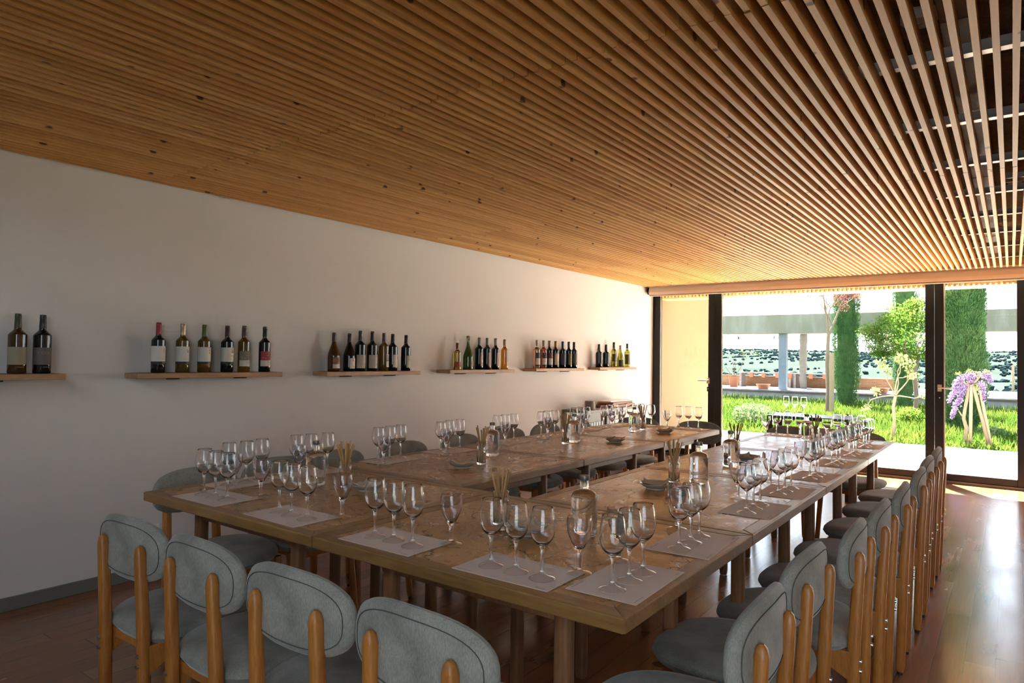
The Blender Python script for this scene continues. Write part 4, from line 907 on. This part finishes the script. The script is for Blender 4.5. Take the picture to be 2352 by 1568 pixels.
def branch(q, p, d, L, r, depth, tips, bend=.25, split=(2, 3), shrink=.66):
    pts = [Vector(p)]; d = Vector(d).normalized(); n = 4
    for i in range(n):
        d = (d+Vector(rng.normal(0, bend, 3))*.35).normalized(); pts.append(pts[-1]+d*L/n)
    q.tube(pts, [r*(1-.4*i/n) for i in range(n+1)], 7)
    if depth == 0: tips.append((pts[-1], d)); tips.append((pts[-2], d)); return
    for k in range(rng.integers(split[0], split[1]+1)):
        nd = (d+Vector(rng.normal(0, .75, 3))*.8+Vector((0, 0, .25))).normalized()
        branch(q, pts[-1] if k == 0 else pts[-1-(k % 2)], nd, L*shrink*rng.uniform(.8, 1.2), r*.55, depth-1, tips, bend, split, shrink)
# bushy green tree
e = tag(empty('leafy_tree', (-2.02, 20.3, GZ)), 'bushy bright green tree with a thin grey trunk', 'tree')
q = MB(); q.tube([(0, 0, -.05), (.03, 0, .5), (-.02, 0, 1.0), (.05, 0, 1.5)], [.06, .052, .05, .042], 10); tips = []
for k in range(6): branch(q, (.05, 0, 1.3+.06*k), (rng.normal(-.25, .7), rng.normal(0, .6), .7), .65, .022, 2, tips)
q.build('trunk', M['bark'], e)
cs = [(-.35, 0, 2.1, .55, .5), (-.80, .1, 1.95, .45, .32), (.05, -.1, 2.45, .45, .38), (-.35, .1, 2.62, .45, .28), (.38, 0, 2.05, .45, .45), (-1.05, 0, 2.15, .34, .26), (-.25, 0, 1.62, .5, .22), (.0, .2, 2.85, .34, .2), (-.62, 0, 2.4, .36, .26), (.45, 0, 2.5, .34, .3), (.3, 0, 1.6, .36, .25), (-.75, 0, 1.6, .3, .18)]
P = np.concatenate([ball(620, c[:3], (c[3], c[3], c[4]), .55) for c in cs]+[ball(12, t[0], (.12, .12, .1)) for t in tips])
cards('foliage', M['leaf'], P, .055+.03*rng.random(len(P)), .032, None, e)
# sapling
e = tag(empty('young_sapling', (-1.655, 13.22, GZ)), 'small sapling with sparse pale leaves at the terrace edge', 'sapling')
q = MB(); q.tube([(0, 0, -.03), (.035, 0, .35), (.02, 0, .6), (.05, 0, .78)], [.028, .024, .023, .024], 10); tips = []
for d, L in (((-.5, 0, .9), .36), ((.25, 0, 1), .42), ((.75, .1, .25), .28), ((-.9, -.1, -.1), .40), ((.5, .2, .9), .40), ((-.15, .1, 1), .44)): branch(q, (.05, 0, .78), d, L, .012, 1, tips, .3, (1, 2), .7)
q.build('trunk', M['bark'], e)
P = np.concatenate([ball(24, t[0], (.085, .085, .06)) for t in tips]); cards('foliage', M['leafy'], P, .05, .032, None, e)
# redbud tree with its stake
e = tag(empty('redbud_tree', (-3.75, 18.45, GZ)), 'slender bare tree with pink blossom tips beside a stake', 'tree')
q = MB(); q.tube([(0, 0, -.05), (.03, 0, .6), (0, 0, 1.3), (.03, 0, 2.0)], [.055, .05, .047, .04], 10); tips = []
q.tube([(.03, 0, 2.0), (-.02, 0, 2.5), (-.05, 0, 2.7)], [.036, .03, .025], 8); q.tube([(.03, 0, 2.0), (.16, .05, 2.35), (.30, .05, 2.75)], [.034, .026, .02], 8); q.tube([(.12, .03, 2.25), (.02, 0, 2.5), (.08, 0, 2.72)], [.02, .016, .012], 8)
for p in ((-.05, 0, 2.65), (.28, .05, 2.7), (.08, 0, 2.7), (-.05, 0, 2.6)):
    for k in range(3): branch(q, p, (rng.normal(0, .6), rng.normal(0, .5), .9), .42, .012, 1, tips, .25, (2, 3), .75)
q.build('trunk', M['bark'], e)
P = np.concatenate([ball(26, t[0], (.12, .12, .15)) for t in tips]); cards('buds', M['bud'], P, .045, .024, None, e)
P = np.concatenate([ball(70, c, (.15, .1, .12)) for c in ((.42, 0, 2.95), (.55, .05, 3.15), (.3, 0, 3.25), (.15, 0, 3.4))]); cards('blossom', M['pink'], P, .05, .035, None, e)
o = MB().tube([(0, 0, -.1), (0, 0, 1.57)], [.062, .055], 12).build('wooden_stake', M['stake'], None, .006, 2, (-3.62, 18.35, GZ)); tag(o, 'pale round stake beside the slender pink blossom tree', 'stake')
# wisteria on two stakes
e = tag(empty('wisteria', (-.47, 13.30, GZ)), 'lilac wisteria drooping over two pale stakes at the terrace edge', 'wisteria')
q = MB()
q.tube([(-.10, -.02, 0), (-.15, -.02, .15), (-.13, -.02, .3), (-.17, -.02, .45), (-.15, 0, .62), (-.12, 0, .8), (-.10, 0, 1.05)], [.028, .026, .030, .024, .024, .022, .016], 9)
q.tube([(.15, -.02, 0), (.14, -.03, .15), (.09, -.03, .4), (.04, -.03, .62), (.0, -.02, .82), (-.05, 0, 1.0), (.05, 0, 1.15), (.18, 0, 1.24)], [.026, .026, .024, .024, .028, .024, .016, .008], 9)
q.tube([(-.15, -.02, .45), (-.21, -.02, .52), (-.24, -.02, .58)], [.014, .011, .008], 7); q.tube([(0, 0, .9), (-.15, 0, 1.02), (-.24, 0, 1.08)], [.018, .014, .008], 8)
q.build('vine_trunk', M['bark'], e)
for s, (a, c) in enumerate((((-.085, 0, -.05), (-.065, 0, 1.0)), ((.205, 0, -.05), (.05, 0, .92)))):
    MB().tube([a, c], [.025, .023], 12).build('support_stake', M['stake'], e)
for x0, z0, x1, z1, L in ((-.16, 1.12, -.31, .93, .2), (-.2, .98, -.375, .70, .3), (-.13, .98, -.24, .68, .32), (-.20, .78, -.335, .44, .34), (.06, 1.05, .10, .74, .3), (-.02, 1.16, -.10, .98, .2), (.08, 1.17, .20, 1.05, .2), (-.1, 1.14, -.05, .98, .15)):
    n = 400; t = rng.random(n); rad = .045*(1-t)**.8+.012
    bx = x0+(x1-x0)*(t**.7); bz = z0+(z1-z0)*t+.03*np.sin(t*PI)
    p = np.stack([bx, np.zeros(n), bz], 1)+rng.normal(size=(n, 3))*rad[:, None]*.6
    cards('flower_cluster', M['lilac'], p, .027, .02, None, e)
P = np.concatenate([ball(26, c, (.06, .05, .035)) for c in ((-.24, 0, 1.17), (-.1, 0, 1.22), (.02, 0, 1.2), (-.02, 0, 1.0), (.02, 0, .95), (.12, 0, 1.22))]); cards('young_leaves', M['leafy'], P, .035, .022, None, e)
# platform, beam, posts, brick wall
b = MB(); b.box(-16, 9, 23.55, 29.5, -.6, .335); b.box(-16, 9, 23.49, 29.5, .335, .365); struct(b.build('platform', M['deck']))
tag(MB().box(-16, 9, 23.45, 23.489, .29, .336).build('platform_edge_strip', M['edge']), 'dark rusty strip along the platform edge', 'edging', kind='structure')
b = MB(); b.box(-16, 9, 23.55, 24.25, 2.25, 2.875); o = b.build('concrete_beam', M['concrete'], None, .012); tag(o, 'long weathered concrete beam over the garden platform', 'beam', kind='structure')
tag(MB().box(-6.33, -6.08, 23.7, 23.92, .365, 2.25).build('pergola_post', M['greypost'], None, .01), 'smooth blue grey square post under the concrete beam', 'post')
q = MB(); pts = [(-6.02+rng.normal(0, .012), 25.75+rng.normal(0, .012), z) for z in np.linspace(.365, 2.35, 14)]; q.tube(pts, [.125+rng.normal(0, .012) for _ in pts], 12)
tag(q.build('pergola_post', M['stonepost']), 'rough brown stone post behind the blue grey post', 'post')
b = MB(); b.box(-16, 9, 25.4, 26.05, 2.35, 2.42); o = b.build('back_beam', M['concrete']); tag(o, 'thin rear beam over the garden platform', 'beam', kind='structure')
b = MB(); b.box(-14, -2.55, 26.35, 26.6, .365, .735); b.box(-14, -2.5, 26.3, 26.65, .735, .765); o = b.build('brick_wall', M['brick']); tag(o, 'low orange brick wall at the back of the platform', 'wall', kind='structure')
def light_bar(x0, x1, label):
    e = tag(empty('hanging_light', ((x0+x1)/2, 25.7, 2.17)), label, 'light', 'hanging lights under the beam'); h = (x1-x0)/2
    MB().prism([(-.05, -.04), (.05, -.04), (.035, .05), (-.035, .05)], 'x', -h, h).build('lamp_housing', M['lamp'], e)
    q = MB(); q.box(-h-.02, -h, -.055, .055, -.05, .06); q.box(h, h+.02, -.055, .055, -.05, .06); q.build('end_plate', M['frame'], e)
    q = MB()
    for s in (-1, 1): q.tube([(s*(h-.03), 0, .05), (s*(h-.03), 0, .19)], .006, 6)
    q.build('hanger', M['frame'], e)
light_bar(-7.0, -5.98, 'grey hanging light bar beside the blue grey post'); light_bar(-9.6, -8.32, 'grey hanging light bar seen at the black door stile'); light_bar(-3.6, -2.6, 'grey hanging light bar behind the bushy tree')
def counter(x0, x1, label):
    e = tag(empty('bar_counter', ((x0+x1)/2, 25.95, .365)), label, 'counter', 'wooden counters on the platform'); h = (x1-x0)/2
    MB().box(-h, h, -.26, .26, .50, .535).build('counter_top', M['counter'], e, .004)
    for s in (-1, 1):
        q = MB()
        for k in range(4): q.box(s*(h-.06)-.04, s*(h-.06)+.04, -.24+k*.12, -.135+k*.12, 0, .50)
        q.build('leg', M['counter'], e)
counter(-8.30, -6.42, 'weathered wooden counter, first one counted from the black door stile'); counter(-6.36, -4.45, 'weathered wooden counter running behind the stone post')
pot = None
for k, u in enumerate((-7.83, -7.39, -6.90, -6.46, -5.76, -5.30, -4.77)):
    q = MB(); q.prism([(-.055, 0), (.055, 0), (.065, .15), (-.065, .15)], 'y', -.06, .06)
    o = obj('hanging_planter', pot) if pot else q.build('hanging_planter', M['terra']); pot = o.data
    o.location = (u, 25.72, .7148); tag(o, 'small terracotta planter under the counter edge, %s from the black door stile' % ORD[k], 'planter', 'terracotta planters along the counters')
for k, (x, lab) in enumerate(((-6.83, 'wide terracotta bowl on the platform edge before the brick wall'), (-3.27, 'wide terracotta bowl on the platform edge beside the slim cypress'))):
    e = tag(empty('terracotta_bowl', (x, 23.72, .366)), lab, 'planter', 'terracotta bowls')
    MB().lathe([(0, 0), (.15, 0), (.22, .13), (.235, .165), (.21, .165), (.19, .12), (0, .11)], 24).build('bowl', M['terra'], e)
e = tag(empty('potted_citrus', (-8.22, 24.9, .366)), 'thin branching citrus in a terracotta pot by the black stile', 'potted plant')
MB().lathe([(0, 0), (.13, 0), (.19, .32), (.205, .33), (.205, .37), (.18, .37), (.17, .30), (0, .29)], 24).build('pot', M['terra'], e)
q = MB(); tips = []
for k in range(4): branch(q, (0, 0, .3), (rng.normal(-.1, .4), rng.normal(0, .3), 1), .62, .014, 2, tips, .2, (1, 2), .8)
q.build('stems', M['bark'], e); P = np.concatenate([ball(9, t[0], (.12, .1, .1)) for t in tips]); cards('foliage', M['leafy'], P, .06, .03, None, e)
e = tag(empty('tree_guard', (.02, 30.5, .2)), 'thin staked seedling beyond the platform', 'stake'); MB().tube([(0, 0, -.2), (0, 0, 1.1)], .04, 8).build('guard_post', M['stake'], e); MB().tube([(0, 0, .6), (.35, 0, .55), (.35, 0, 1.0)], .012, 6).build('tie', M['frame'], e)
# valley and hills
nx_, ny_ = 120, 130
Y_ = 29.5+np.linspace(0, 1, ny_)**2.4*2100; V_ = []
A_ = np.linspace(-1.25, .35, nx_)
for yy in Y_:
    xs_ = A_*(yy+8)
    t = yy
    z = np.interp(t, [29, 32, 60, 200, 520, 1000, 1600, 2200], [.36, .30, -2.5, -9, -12, 2, 22, 30])
    hl = 26*np.exp(-((xs_/np.maximum(t, 1)+.56)/.16)**2)*np.clip((t-900)/900, 0, 1)
    und = (np.sin(xs_*.011+t*.004)*2.6+np.sin(xs_*.031-t*.013)*1.4)*np.clip((t-60)/260, 0, 1)
    V_ += list(zip(xs_, np.full(nx_, yy), z+hl+und))
V_ = np.array(V_)
b = MB(); b.add(V_.tolist(), [(j*nx_+i, j*nx_+i+1, (j+1)*nx_+i+1, (j+1)*nx_+i) for j in range(ny_-1) for i in range(nx_-1)], True)
struct(b.build('hills', M['hill']))
G = V_.reshape(ny_, nx_, 3)
def ground(x, y):
    j = np.clip(np.searchsorted(Y_, y)-1, 0, ny_-2); f = (y-Y_[j])/(Y_[j+1]-Y_[j]); a = np.clip((x/(y+8)+1.25)/1.6*(nx_-1), 0, nx_-2); i = a.astype(int)
    return G[j, i, 2]*(1-f)+G[j+1, i, 2]*f
n = 9000; ty = 130+(rng.random(n)**1.1)*1800; tx = rng.uniform(-.95, .12, n)*(ty+8)
dens = np.sin(tx*.02+ty*.011)+np.sin(tx*.047-ty*.023)+np.where(ty > 1000, .9, 0); k = dens > -.5+.8*rng.random(n)
tx, ty = tx[k], ty[k]; tz = ground(tx, ty)
bm = bmesh.new(); bmesh.ops.create_icosphere(bm, subdivisions=1, radius=1); iv = np.array([q.co[:] for q in bm.verts]); fi = [[q.index for q in f.verts] for f in bm.faces]; bm.free()
b = MB()
for x, y, z in zip(tx, ty, tz):
    s = rng.uniform(.9, 1.9)*(1+y/2000); vv = iv*(1+.18*rng.normal(size=(len(iv), 1)))*np.array([s, s, s*.75])+np.array([x, y, z+s*.5]); b.add(vv.tolist(), fi)
o = b.build('distant_grove', M['grove']); tag(o, 'scattered dark trees over the far valley and hills', 'trees', kind='stuff')
